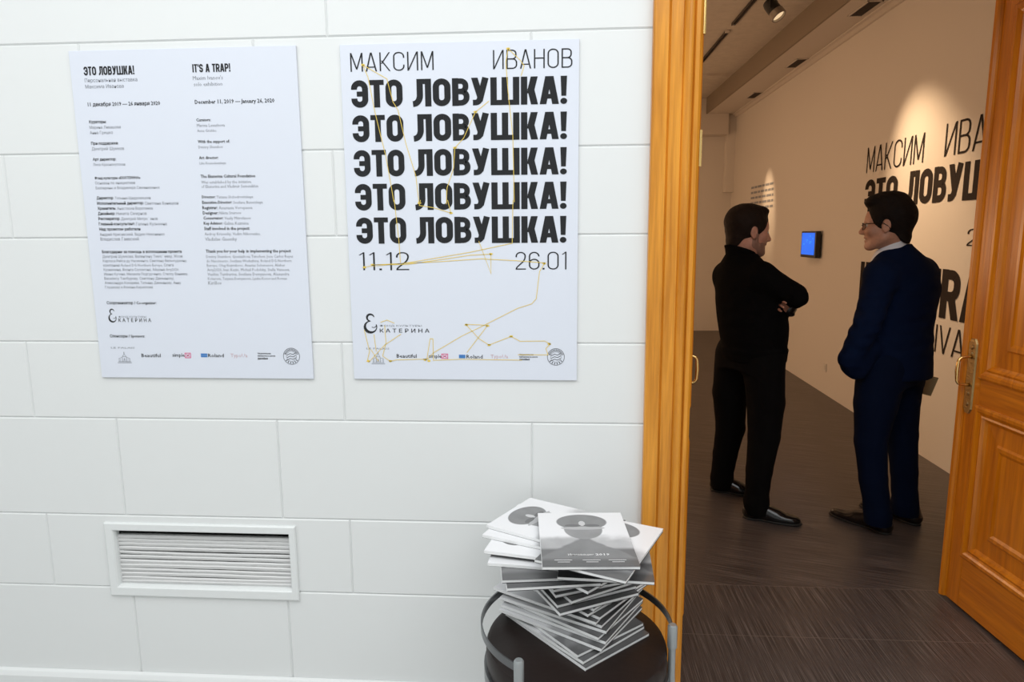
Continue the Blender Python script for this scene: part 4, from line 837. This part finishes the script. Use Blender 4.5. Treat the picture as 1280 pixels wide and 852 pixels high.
class Head:
    """frame at the centre of the head between the ears: x forward, y left, z up"""
    def __init__(s, O, az, pitch, sc):
        f = azdir(az); l = leftof(f); z = V3(0, 0, 1); p = math.radians(pitch); s.O = V3(*O); s.s = sc
        s.R = np.stack([f * math.cos(p) - z * math.sin(p), l, z * math.cos(p) + f * math.sin(p)], 1)
    def p(s, q): return s.O + s.s * (s.R @ V3(*q))
    def rc(s, v, a, b, ra, rb, k=.012, sub=False): v.rc(s.p(a), s.p(b), ra * s.s, rb * s.s, k, sub)
    def el(s, v, c, r, k=.012, sub=False, rot=None):
        R = s.R if rot is None else s.R @ np.array(rot.to_matrix(), np.float32)
        v.el(s.p(c), R, [q * s.s for q in r], k, sub)
def rotY(d): return Matrix.Rotation(math.radians(d), 3, 'Y').to_quaternion()
def skull(v, H, jaw=1.0):
    H.el(v, (-.014, 0, .042), (.100, .077, .090)); H.el(v, (.026, 0, -.012), (.070, .062, .090), .03)
    for s in (-1, 1):
        H.rc(v, (.005, .046 * s, -.055), (.062, .020 * s, -.094), .024 * jaw, .018 * jaw, .03)
        H.el(v, (.056, .040 * s, -.016), (.026, .024, .022), .02)                       # cheekbone
        H.rc(v, (.072, .012 * s, .026), (.060, .046 * s, .026), .013, .011, .014)       # brow
        H.el(v, (.090, .030 * s, .006), (.014, .019, .012), .012, True)                 # socket
        H.el(v, (-.006, .078 * s, -.002), (.019, .008, .033), .006, rot=rotY(-12))      # ear
        H.el(v, (-.002, .086 * s, .002), (.010, .005, .019), .004, True, rot=rotY(-12))
        H.el(v, (.098, .012 * s, -.030), (.010, .008, .008), .006)                      # nostril wing
    H.rc(v, (.083, 0, .018), (.108, 0, -.024), .008, .0115, .012)                        # nose
    H.el(v, (.085, 0, -.052), (.012, .024, .008), .008); H.el(v, (.083, 0, -.066), (.011, .021, .008), .008)
    H.el(v, (.090, 0, -.0592), (.012, .022, .0022), .003, True)
    H.el(v, (.076, 0, -.094), (.017, .022, .017), .02)                                   # chin
def hair_region(H, r, nape=-.044):
    """scalp area: from the forehead line over the crown to the nape, with sideburns, round the ears"""
    H.el(r, (-.045, 0, .055), (.128, .115, .105), .01); H.el(r, (-.095, 0, nape), (.062, .085, .074), .02)
    H.el(r, (.122, 0, -.020), (.085, .140, .104), .006, True); H.el(r, (.054, 0, -.096), (.058, .15, .072), .006, True)
    for s in (-1, 1):
        H.el(r, (-.002, .092 * s, -.004), (.022, .034, .033), .006, True); H.rc(r, (.026, .078 * s, .03), (.024, .078 * s, -.028), .013, .008, .006)
def shell(H, region, thick, slope, jaw=1.0):
    """a layer grown out of the head's own surface inside a region, thinning to nothing at its border"""
    v = Vol(H.O - .2, H.O + .22, .004); skull(v, H, jaw); H.rc(v, (-.022, 0, -.02), (-.050, 0, -.15), .057, .060, .03); r = Vol(H.O - .2, H.O + .22, .004); region(H, r)
    v.d = np.maximum(v.d - np.clip(-r.d * slope, 0, thick * H.s), r.d); return v, r
def face_parts(H, root, eyem='eye'):
    for s in (-1, 1):
        c = H.p((.073, .031 * s, .006)); m = MB(); bm = bmesh.new(); bmesh.ops.create_uvsphere(bm, u_segments=16, v_segments=10, radius=.0125 * H.s)
        m.add([Vector(c) + v.co for v in bm.verts], [[v.index for v in f.verts] for f in bm.faces]); bm.free(); ey = m.build('eye', eyem, root, smooth=True)
        f = Vector(H.R[:, 0]); l = Vector(H.R[:, 1]); u = Vector(H.R[:, 2]); cc = Vector(c) + f * .0123 * H.s
        m = MB(); m.add([cc + .0052 * (l * math.cos(k * .5236) + u * math.sin(k * .5236)) for k in range(12)], [tuple(range(12))]); m.build('iris', 'iris', ey)
def limb(v, pts, rs, grow=0.0, k=.03):
    for i in range(len(pts) - 1): v.rc(pts[i], pts[i + 1], max(.004, rs[i] + grow), max(.004, rs[i + 1] + grow), k if i == 0 else .010)
def hand(v, W, D, T, N, curl, sc=1.0, spread=.0215):
    """palm and five separate fingers: D to the knuckles, T to the thumb side, N the way the palm faces"""
    W, D, T, N = (np.array(a, np.float32) for a in (W, D, T, N)); D /= np.linalg.norm(D); N = N - D * (N @ D); N /= np.linalg.norm(N); t = np.cross(D, N); t = t if t @ T > 0 else -t; T = t
    R = np.stack([D, T, N], 1); v.el(W + D * .048 * sc, R, (.056 * sc, .040 * sc, .016 * sc), .01)
    for i, (ln, off) in enumerate(((.088, 1.45), (.097, .48), (.090, -.48), (.072, -1.45))):
        b = W + D * (.084 - .006 * abs(off - .4)) * sc + T * off * spread * sc; v.rc(W + T * off * .012 * sc, b, .013 * sc, .0098 * sc, .006)
        p = b; ang = 0; 
        for j, fr in enumerate((.46, .30, .24)):
            ang += math.radians(curl[j]); d = D * math.cos(ang) + N * math.sin(ang) + T * .05 * off; q = p + d * ln * fr * sc; v.rc(p, q, (.0088 - .0009 * j) * sc, (.0080 - .0009 * j) * sc, .003); p = q
    b = W + D * .022 * sc + T * .030 * sc; p1 = b + (D * .72 + T * .62 + N * .25) * .040 * sc; p2 = p1 + (D * .86 + T * .30 + N * .42) * .032 * sc; p3 = p2 + (D * .9 + T * .02 + N * .45) * .026 * sc
    v.rc(W + D * .02 * sc, b, .016 * sc, .015 * sc, .008); v.rc(b, p1, .0145 * sc, .0115 * sc, .006); v.rc(p1, p2, .0105 * sc, .0095 * sc, .004); v.rc(p2, p3, .0093 * sc, .0075 * sc, .004)
def shoe(name, heel, toe, m, root, sc=1.0, pointed=0.0):
    heel, toe = np.array(heel, np.float32), np.array(toe, np.float32); d = toe - heel; L = float(np.linalg.norm(d)); d /= L; f = V3(d[0], d[1], 0); l = leftof(f); Z = V3(0, 0, 1)
    P = lambda x, y, z: V3(heel[0], heel[1], 0) + f * x * L + l * y + Z * z; R = np.stack([f, l, Z], 1)
    lo = np.minimum(heel, toe)[:2] - .08; hi = np.maximum(heel, toe)[:2] + .08
    v = Vol((*lo, -.01), (*hi, .16), .004)
    v.rc(P(.10, 0, .045), P(.16, 0, .085), .036, .040, .02); v.el(P(.12, 0, .035), R, (.042, .036, .034), .02)
    v.el(P(.42, 0, .036), R, (.095, .038, .038), .03); v.rc(P(.20, 0, .075), P(.55, 0, .045), .038, .030, .03)
    v.el(P(.68, 0, .026), R, (.085, .044 - .004 * pointed, .026), .03); v.el(P(.86 + .03 * pointed, 0, .021), R, (.045, .034 - .010 * pointed, .019), .03)
    v.cut((0, 0, -1), -.012); v.rc(P(.13, 0, .135), P(.15, 0, .10), .030, .026, .006, True)
    o = v.mesh(name, m, root)
    s = Vol((*lo, -.01), (*hi, .05), .004); s.el(P(.13, 0, .008), R, (.045, .037, .05), .02); s.el(P(.42, 0, .008), R, (.10, .032, .05), .03); s.el(P(.70, 0, .008), R, (.088, .047 - .004 * pointed, .05), .03); s.el(P(.88 + .03 * pointed, 0, .008), R, (.046, .036 - .010 * pointed, .05), .03)
    s.cut((0, 0, 1), .014); s.cut((0, 0, -1), -.001); s.mesh('sole', 'sole', o)
    la = MB()
    for k in range(4): a = P(.34 + .05 * k, .016, .081 - .006 * k); b = P(.34 + .05 * k, -.016, .081 - .006 * k); la.tube([a, (a + b) / 2 + Z * .006, b], .0022, 6)
    la.build('laces', m, o)
    return o
FOLDS = [(60, -60, 14, 0.3), (45, 40, -34, 1.7), (-20, 50, 60, 3.1)]
WAVES = [(0, 0, 95, 0.3), (40, -30, 70, 1.7), (-35, 25, 60, 4.0)]

# ---- the man in black, arms crossed, facing right
H1 = Head((1.050, 1.80, 1.594), 83, 7, 1.09)
R_SH, R_EL, R_WR = (1.085, 1.655, 1.360), (1.250, 1.590, 1.262), (1.285, 1.830, 1.222)
L_SH, L_EL, L_WR = (0.972, 1.920, 1.350), (1.205, 2.010, 1.165), (1.262, 1.715, 1.185)
TOR1 = [(.895, 1.108, 1.80, .152, .185, 62), (.93, 1.108, 1.80, .158, .188, 62), (1.0, 1.100, 1.80, .170, .190, 61), (1.1, 1.085, 1.80, .174, .195, 60), (1.2, 1.070, 1.80, .162, .205, 60), (1.3, 1.052, 1.80, .145, .200, 62), (1.38, 1.034, 1.797, .120, .170, 66), (1.43, 1.018, 1.795, .095, .125, 66), (1.47, 1.010, 1.795, .078, .085, 60)]
RL1 = [(1.138, 1.725, .90), (1.158, 1.705, .66), (1.152, 1.685, .47), (1.130, 1.666, .28), (1.118, 1.652, .10)]; RLr = [.114, .101, .086, .071, .064]
LL1 = [(1.030, 1.890, .90), (1.020, 1.945, .66), (1.046, 1.995, .43), (1.030, 2.030, .25), (1.022, 2.050, .09)]; LLr = [.114, .098, .085, .072, .065]
b = Vol((.80, 1.42, 0.0), (1.44, 2.20, 1.80), .0045)
skull(b, H1); b.rc(H1.p((-.022, 0, -.02)), (1.005, 1.79, 1.42), .060, .066, .03)
b.loft(TOR1, .03, -.022); limb(b, (R_SH, R_EL, R_WR), (.064, .050, .040), -.016); limb(b, (L_SH, L_EL, L_WR), (.064, .050, .036), -.012)
limb(b, RL1, RLr, -.022); limb(b, LL1, LLr, -.022); b.rc((1.012, 1.795, 1.42), R_SH, .05, .05, .03); b.rc((1.012, 1.795, 1.42), L_SH, .05, .05, .03)
b.rc(RL1[-1], (1.122, 1.650, .065), .036, .030); b.rc(LL1[-1], (1.022, 2.05, .065), .036, .030)
hand(b, (1.258, 1.705, 1.187), (-.62, -.62, .30), (.3, .2, 1), (.5, -.2, -.3), (18, 26, 22)); hand(b, R_WR, (-.45, .85, .1), (0, 0, 1), (-.8, -.3, 0), (10, 15, 12))
man1 = b.mesh('person', 'skin'); tag(man1, 'man in a black zip sweater and black trousers standing with crossed arms', 'person')
face_parts(H1, man1)
h, g_ = shell(H1, lambda H, r: hair_region(H, r, -.022), .020, .55)
H1.el(h, (.034, 0, .112), (.046, .052, .022), .03); h.wrinkle(H1.p((-.01, 0, .06)), .2, .005, [(120, 60, 30, 0), (70, 150, -40, 2)]); h.mesh('hair', 'hair', man1)
def beard_region(H, r):
    H.el(r, (.040, 0, -.088), (.072, .090, .056), .01)
    for s in (-1, 1): H.rc(r, (.012, .070 * s, -.015), (.012, .066 * s, -.060), .017, .022, .01)
    H.el(r, (.100, 0, -.043), (.030, .030, .008), .006); H.el(r, (.105, 0, -.060), (.045, .026, .012), .004, True)
bd, g_ = shell(H1, beard_region, .0024, .3, .95); bd.mesh('stubble', 'beard', man1)
v = Vol((.78, 1.40, .85), (1.46, 2.22, 1.62), .0055)
v.loft(TOR1, .03); v.rc((1.020, 1.796, 1.395), R_SH, .080, .074, .05); v.rc((1.020, 1.796, 1.395), L_SH, .080, .074, .05)
limb(v, (R_SH, R_EL, R_WR), (.076, .060, .050)); limb(v, (L_SH, L_EL, (1.258, 1.745, 1.184)), (.076, .058, .046))
v.loft([(.885, 1.108, 1.80, .150, .183, 62), (.955, 1.105, 1.80, .164, .189, 61)], .006, .006)
v.el((1.13, 1.835, 1.07), np.stack([azdir(60), leftof(azdir(60)), V3(0, 0, 1)], 1), (.135, .16, .14), .06)
v.wrinkle(R_EL, .16, .010, [(60, 60, -50, 0), (90, -20, 60, 1)]); v.wrinkle((1.0, 1.70, 1.15), .25, .007, WAVES); v.wrinkle((1.05, 1.75, 1.32), .2, .006, [(50, 10, 60, 1), (-30, 40, 50, 2)]); v.wrinkle((1.08, 1.72, .96), .22, .006, [(0, 0, 130, 0), (20, 10, 90, 1)])
sw = v.mesh('sweater', 'sweater', man1)
c = Vol((.85, 1.65, 1.38), (1.18, 1.95, 1.60), .004)
for (z, cx, r0, r1) in ((1.44, 1.012, .072, .078),): pass
c.loft([(1.425, 1.014, 1.794, .090, .105, 62), (1.455, 1.010, 1.793, .080, .084, 62), (1.49, 1.006, 1.79, .079, .080, 62), (1.535, .998, 1.788, .085, .084, 62)], .01)
c.rc((1.012, 1.792, 1.46), (1.008, 1.79, 1.60), .064, .072, .006, True)
c.cut(tuple(azdir(66) * .30 + V3(0, 0, .95)), float((azdir(66) * .30 + V3(0, 0, .95)) @ V3(1.01, 1.79, 1.500)))
c.mesh('collar', 'sweater', sw)
w_ = Vol((1.15, 1.6, 1.05), (1.36, 1.85, 1.3), .003); w_.rc((1.262, 1.722, 1.186), (1.255, 1.712, 1.187), .041, .041, .004); w_.el((1.268, 1.706, 1.150), np.eye(3), (.020, .018, .012), .01); w_.mesh('wristwatch', 'watch', man1)
t = Vol((.86, 1.50, .0), (1.36, 2.20, 1.02), .0055)
t.loft([(.84, 1.085, 1.81, .135, .175, 62), (.93, 1.105, 1.80, .145, .178, 62), (.99, 1.10, 1.80, .150, .178, 62)], .04); limb(t, RL1, RLr, 0, .05); limb(t, LL1, LLr, 0, .05)
t.rc(RL1[-1], (1.126, 1.652, .05), .066, .068, .02); t.rc(LL1[-1], (1.024, 2.052, .045), .065, .066, .02)
for q, r, a in ((RL1[2], .16, .003), (LL1[2], .17, .004), ((1.13, 1.66, .16), .15, .008), ((1.025, 2.04, .15), .14, .008), ((1.1, 1.75, .78), .2, .005)): t.wrinkle(q, r, a, FOLDS)
t.cut((0, 0, -1), -.030); t.mesh('trousers', 'trousers', man1)
shoe('shoe', (1.060, 1.668, 0), (1.335, 1.580, 0), 'shoe', man1); shoe('shoe', (.968, 2.082, 0), (1.235, 1.985, 0), 'shoe', man1)

# ---- the man in the navy suit, back half turned, facing left
H2 = Head((1.686, 1.600, 1.622), -62, 3, 1.08)
A2 = -30
TOR2 = [(.835, 1.800, 1.620, .160, .206, A2), (.90, 1.800, 1.620, .156, .202, A2), (1.0, 1.803, 1.622, .146, .196, A2), (1.1, 1.808, 1.628, .136, .193, A2), (1.2, 1.815, 1.635, .138, .205, A2), (1.3, 1.822, 1.640, .142, .220, A2), (1.38, 1.810, 1.640, .130, .212, A2), (1.44, 1.790, 1.632, .105, .165, A2), (1.49, 1.765, 1.622, .082, .105, A2), (1.53, 1.745, 1.615, .066, .075, A2)]
L2s, L2e, L2w = (1.648, 1.532, 1.372), (1.556, 1.435, 1.140), (1.492, 1.455, .955)
R2s, R2e, R2w = (1.940, 1.730, 1.375), (1.950, 1.805, 1.110), (1.945, 1.800, .870)
LL2 = [(1.700, 1.560, .88), (1.672, 1.535, .70), (1.652, 1.515, .50), (1.672, 1.498, .30), (1.704, 1.486, .11)]; LL2r = [.122, .106, .079, .069, .066]
RL2 = [(1.866, 1.665, .88), (1.860, 1.660, .70), (1.876, 1.650, .50), (1.895, 1.632, .30), (1.908, 1.622, .11)]; RL2r = [.108, .094, .078, .067, .064]
b = Vol((1.34, 1.28, 0.0), (2.16, 2.0, 1.85), .0045)
skull(b, H2, .95); b.rc(H2.p((-.024, 0, -.02)), (1.755, 1.618, 1.46), .057, .062, .03)
b.loft(TOR2[:-1], .03, -.026); limb(b, (L2s, L2e, L2w), (.066, .052, .042), -.018); limb(b, (R2s, R2e, R2w), (.066, .052, .040), -.014); limb(b, LL2, LL2r, -.024); limb(b, RL2, RL2r, -.024)
b.rc((1.77, 1.63, 1.43), L2s, .05, .05, .03); b.rc((1.77, 1.63, 1.43), R2s, .05, .05, .03); b.rc(LL2[-1], (1.706, 1.488, .065), .036, .030); b.rc(RL2[-1], (1.912, 1.622, .065), .036, .030)
hand(b, L2w, (.66, .46, -.58), (-.8, .6, 0), (.6, .45, .66), (8, 10, 8), .8); hand(b, (1.946, 1.790, .872), (.12, -.35, -.92), (-.5, -.5, 0), (-.1, -1, .2), (28, 38, 30))
man2 = b.mesh('person', 'skin2'); tag(man2, 'man in a navy suit and glasses, seen from behind, hand in his pocket', 'person')
face_parts(H2, man2)
h, g_ = shell(H2, lambda H, r: hair_region(H, r, -.016), .017, .55, .95)
H2.el(h, (.052, .004, .116), (.044, .056, .026), .03); H2.el(h, (-.010, 0, .122), (.080, .064, .040), .03)
h.wrinkle(H2.p((0, 0, .08)), .22, .006, [(140, 60, 30, 0), (70, 150, -60, 2), (50, -90, 120, 1)])
h.mesh('hair', 'hair2', man2)
for s in (-1, 1): pass
g = MB()
for s in (-1, 1):
    g.tube([H2.p((.094, .050 * s, .014)), H2.p((.060, .076 * s, .014)), H2.p((.008, .083 * s, .012)), H2.p((-.012, .083 * s, -.002)), H2.p((-.022, .081 * s, -.016))], .0022, 8)
    ring = [H2.p((.100 - .016 * abs(math.cos(k * .3927)) * (1 if math.cos(k * .3927) > 0 else 0), (.031 + .023 * math.cos(k * .3927)) * s, .002 + .016 * math.sin(k * .3927))) for k in range(17)]; g.tube(ring, .0016, 8, False)
g.tube([H2.p((.100, .009, .006)), H2.p((.106, 0, .009)), H2.p((.100, -.009, .006))], .0016, 8); gl = g.build('glasses', 'frame', man2, smooth=True)
for s in (-1, 1):
    m = MB(); a = [H2.p((.0995 - .016 * abs(math.cos(k * .3927)) * (1 if math.cos(k * .3927) > 0 else 0), (.031 + .0225 * math.cos(k * .3927)) * s, .002 + .0155 * math.sin(k * .3927))) for k in range(16)]
    m.add(a + [q - H2.R[:, 0] * .0015 for q in a], [tuple(range(16)), tuple(range(31, 15, -1))] + [(k, (k + 1) % 16, (k + 1) % 16 + 16, k + 16) for k in range(16)]); m.build('lens', 'lens', gl)
# white shirt collar and front
c = Vol((1.55, 1.45, 1.36), (1.92, 1.80, 1.66), .004)
c.loft([(1.435, 1.722, 1.634, .082, .088, -45), (1.465, 1.728, 1.628, .080, .086, -45), (1.50, 1.735, 1.618, .075, .078, -50), (1.57, 1.728, 1.612, .071, .073, -55)], .01)
c.rc((1.735, 1.612, 1.50), (1.715, 1.606, 1.70), .060, .064, .005, True)
nn = azdir(-55) * .46 + V3(0, 0, .89); c.cut(tuple(nn), float(nn @ V3(1.735, 1.615, 1.533))); c.mesh('shirt_collar', 'shirt', man2)
v = Vol((1.32, 1.26, .78), (2.18, 2.04, 1.62), .0055)
v.loft(TOR2, .03); v.rc((1.775, 1.632, 1.415), L2s, .084, .078, .05); v.rc((1.775, 1.632, 1.415), R2s, .084, .078, .05)
limb(v, (L2s, L2e, L2w, (1.508, 1.478, .925)), (.080, .066, .056, .052)); limb(v, (R2s, R2e, R2w), (.078, .062, .050))
v.rc((1.60, 1.51, 1.0), (1.545, 1.485, .895), .06, .055, .05)                                # skirt pushed back over the pocketed hand
v.rc((1.715, 1.60, 1.56), (1.705, 1.595, 1.70), .069, .08, .004, True)                          # neck opening
v.rc(tuple(V3(1.735, 1.615, 1.54)), tuple(V3(1.735, 1.615, 1.54) + azdir(-55) * .16 + V3(0, 0, -.10)), .050, .050, .006, True)   # open collar over the shirt
for q, r, a in ((L2e, .2, .014), ((1.82, 1.55, 1.05), .28, .010), (L2w, .15, .012), ((1.85, 1.55, 1.3), .24, .008), ((1.62, 1.47, 1.3), .16, .009)): v.wrinkle(q, r, a, WAVES)
jk = v.mesh('suit_jacket', 'suit', man2)
t = Vol((1.48, 1.34, 0.0), (2.12, 1.86, 1.0), .0055)
t.loft([(.80, 1.775, 1.605, .122, .170, A2), (.95, 1.79, 1.615, .132, .176, A2)], .04); limb(t, LL2, LL2r, 0, .04); limb(t, RL2, RL2r, 0, .04)
t.rc(LL2[-1], (1.708, 1.488, .06), .066, .069, .02); t.rc(RL2[-1], (1.912, 1.622, .055), .068, .070, .02)
for q, r, a in ((LL2[2], .18, .003), (RL2[2], .18, .003), ((1.69, 1.49, .17), .16, .009), ((1.905, 1.625, .16), .15, .009), ((1.72, 1.52, .75), .22, .006)): t.wrinkle(q, r, a, FOLDS)
t.cut((0, 0, -1), -.056); t.mesh('suit_trousers', 'suit2', man2)
shoe('shoe', (1.772, 1.470, 0), (1.568, 1.731, 0), 'shoe2', man2, pointed=1.0); shoe('shoe', (1.985, 1.592, 0), (1.790, 1.862, 0), 'shoe2', man2, pointed=1.0)
# the paper he holds
e = empty('kraft_envelope', (2.005, 1.735, .765)); tag(e, 'brown kraft paper envelope held at the far hip of the man in navy', 'envelope')
e.rotation_euler = (math.radians(6), math.radians(14), math.radians(-12))
MB().box(-.09, .062, -.004, .002, -.055, .055, .0012).build('envelope_body', 'kraft', e); m = MB(); m.add([(-.09, -.0048, .054), (.062, -.0048, .054), (-.014, -.0048, .0)], [(0, 1, 2)]); m.build('flap', 'kraft', e)
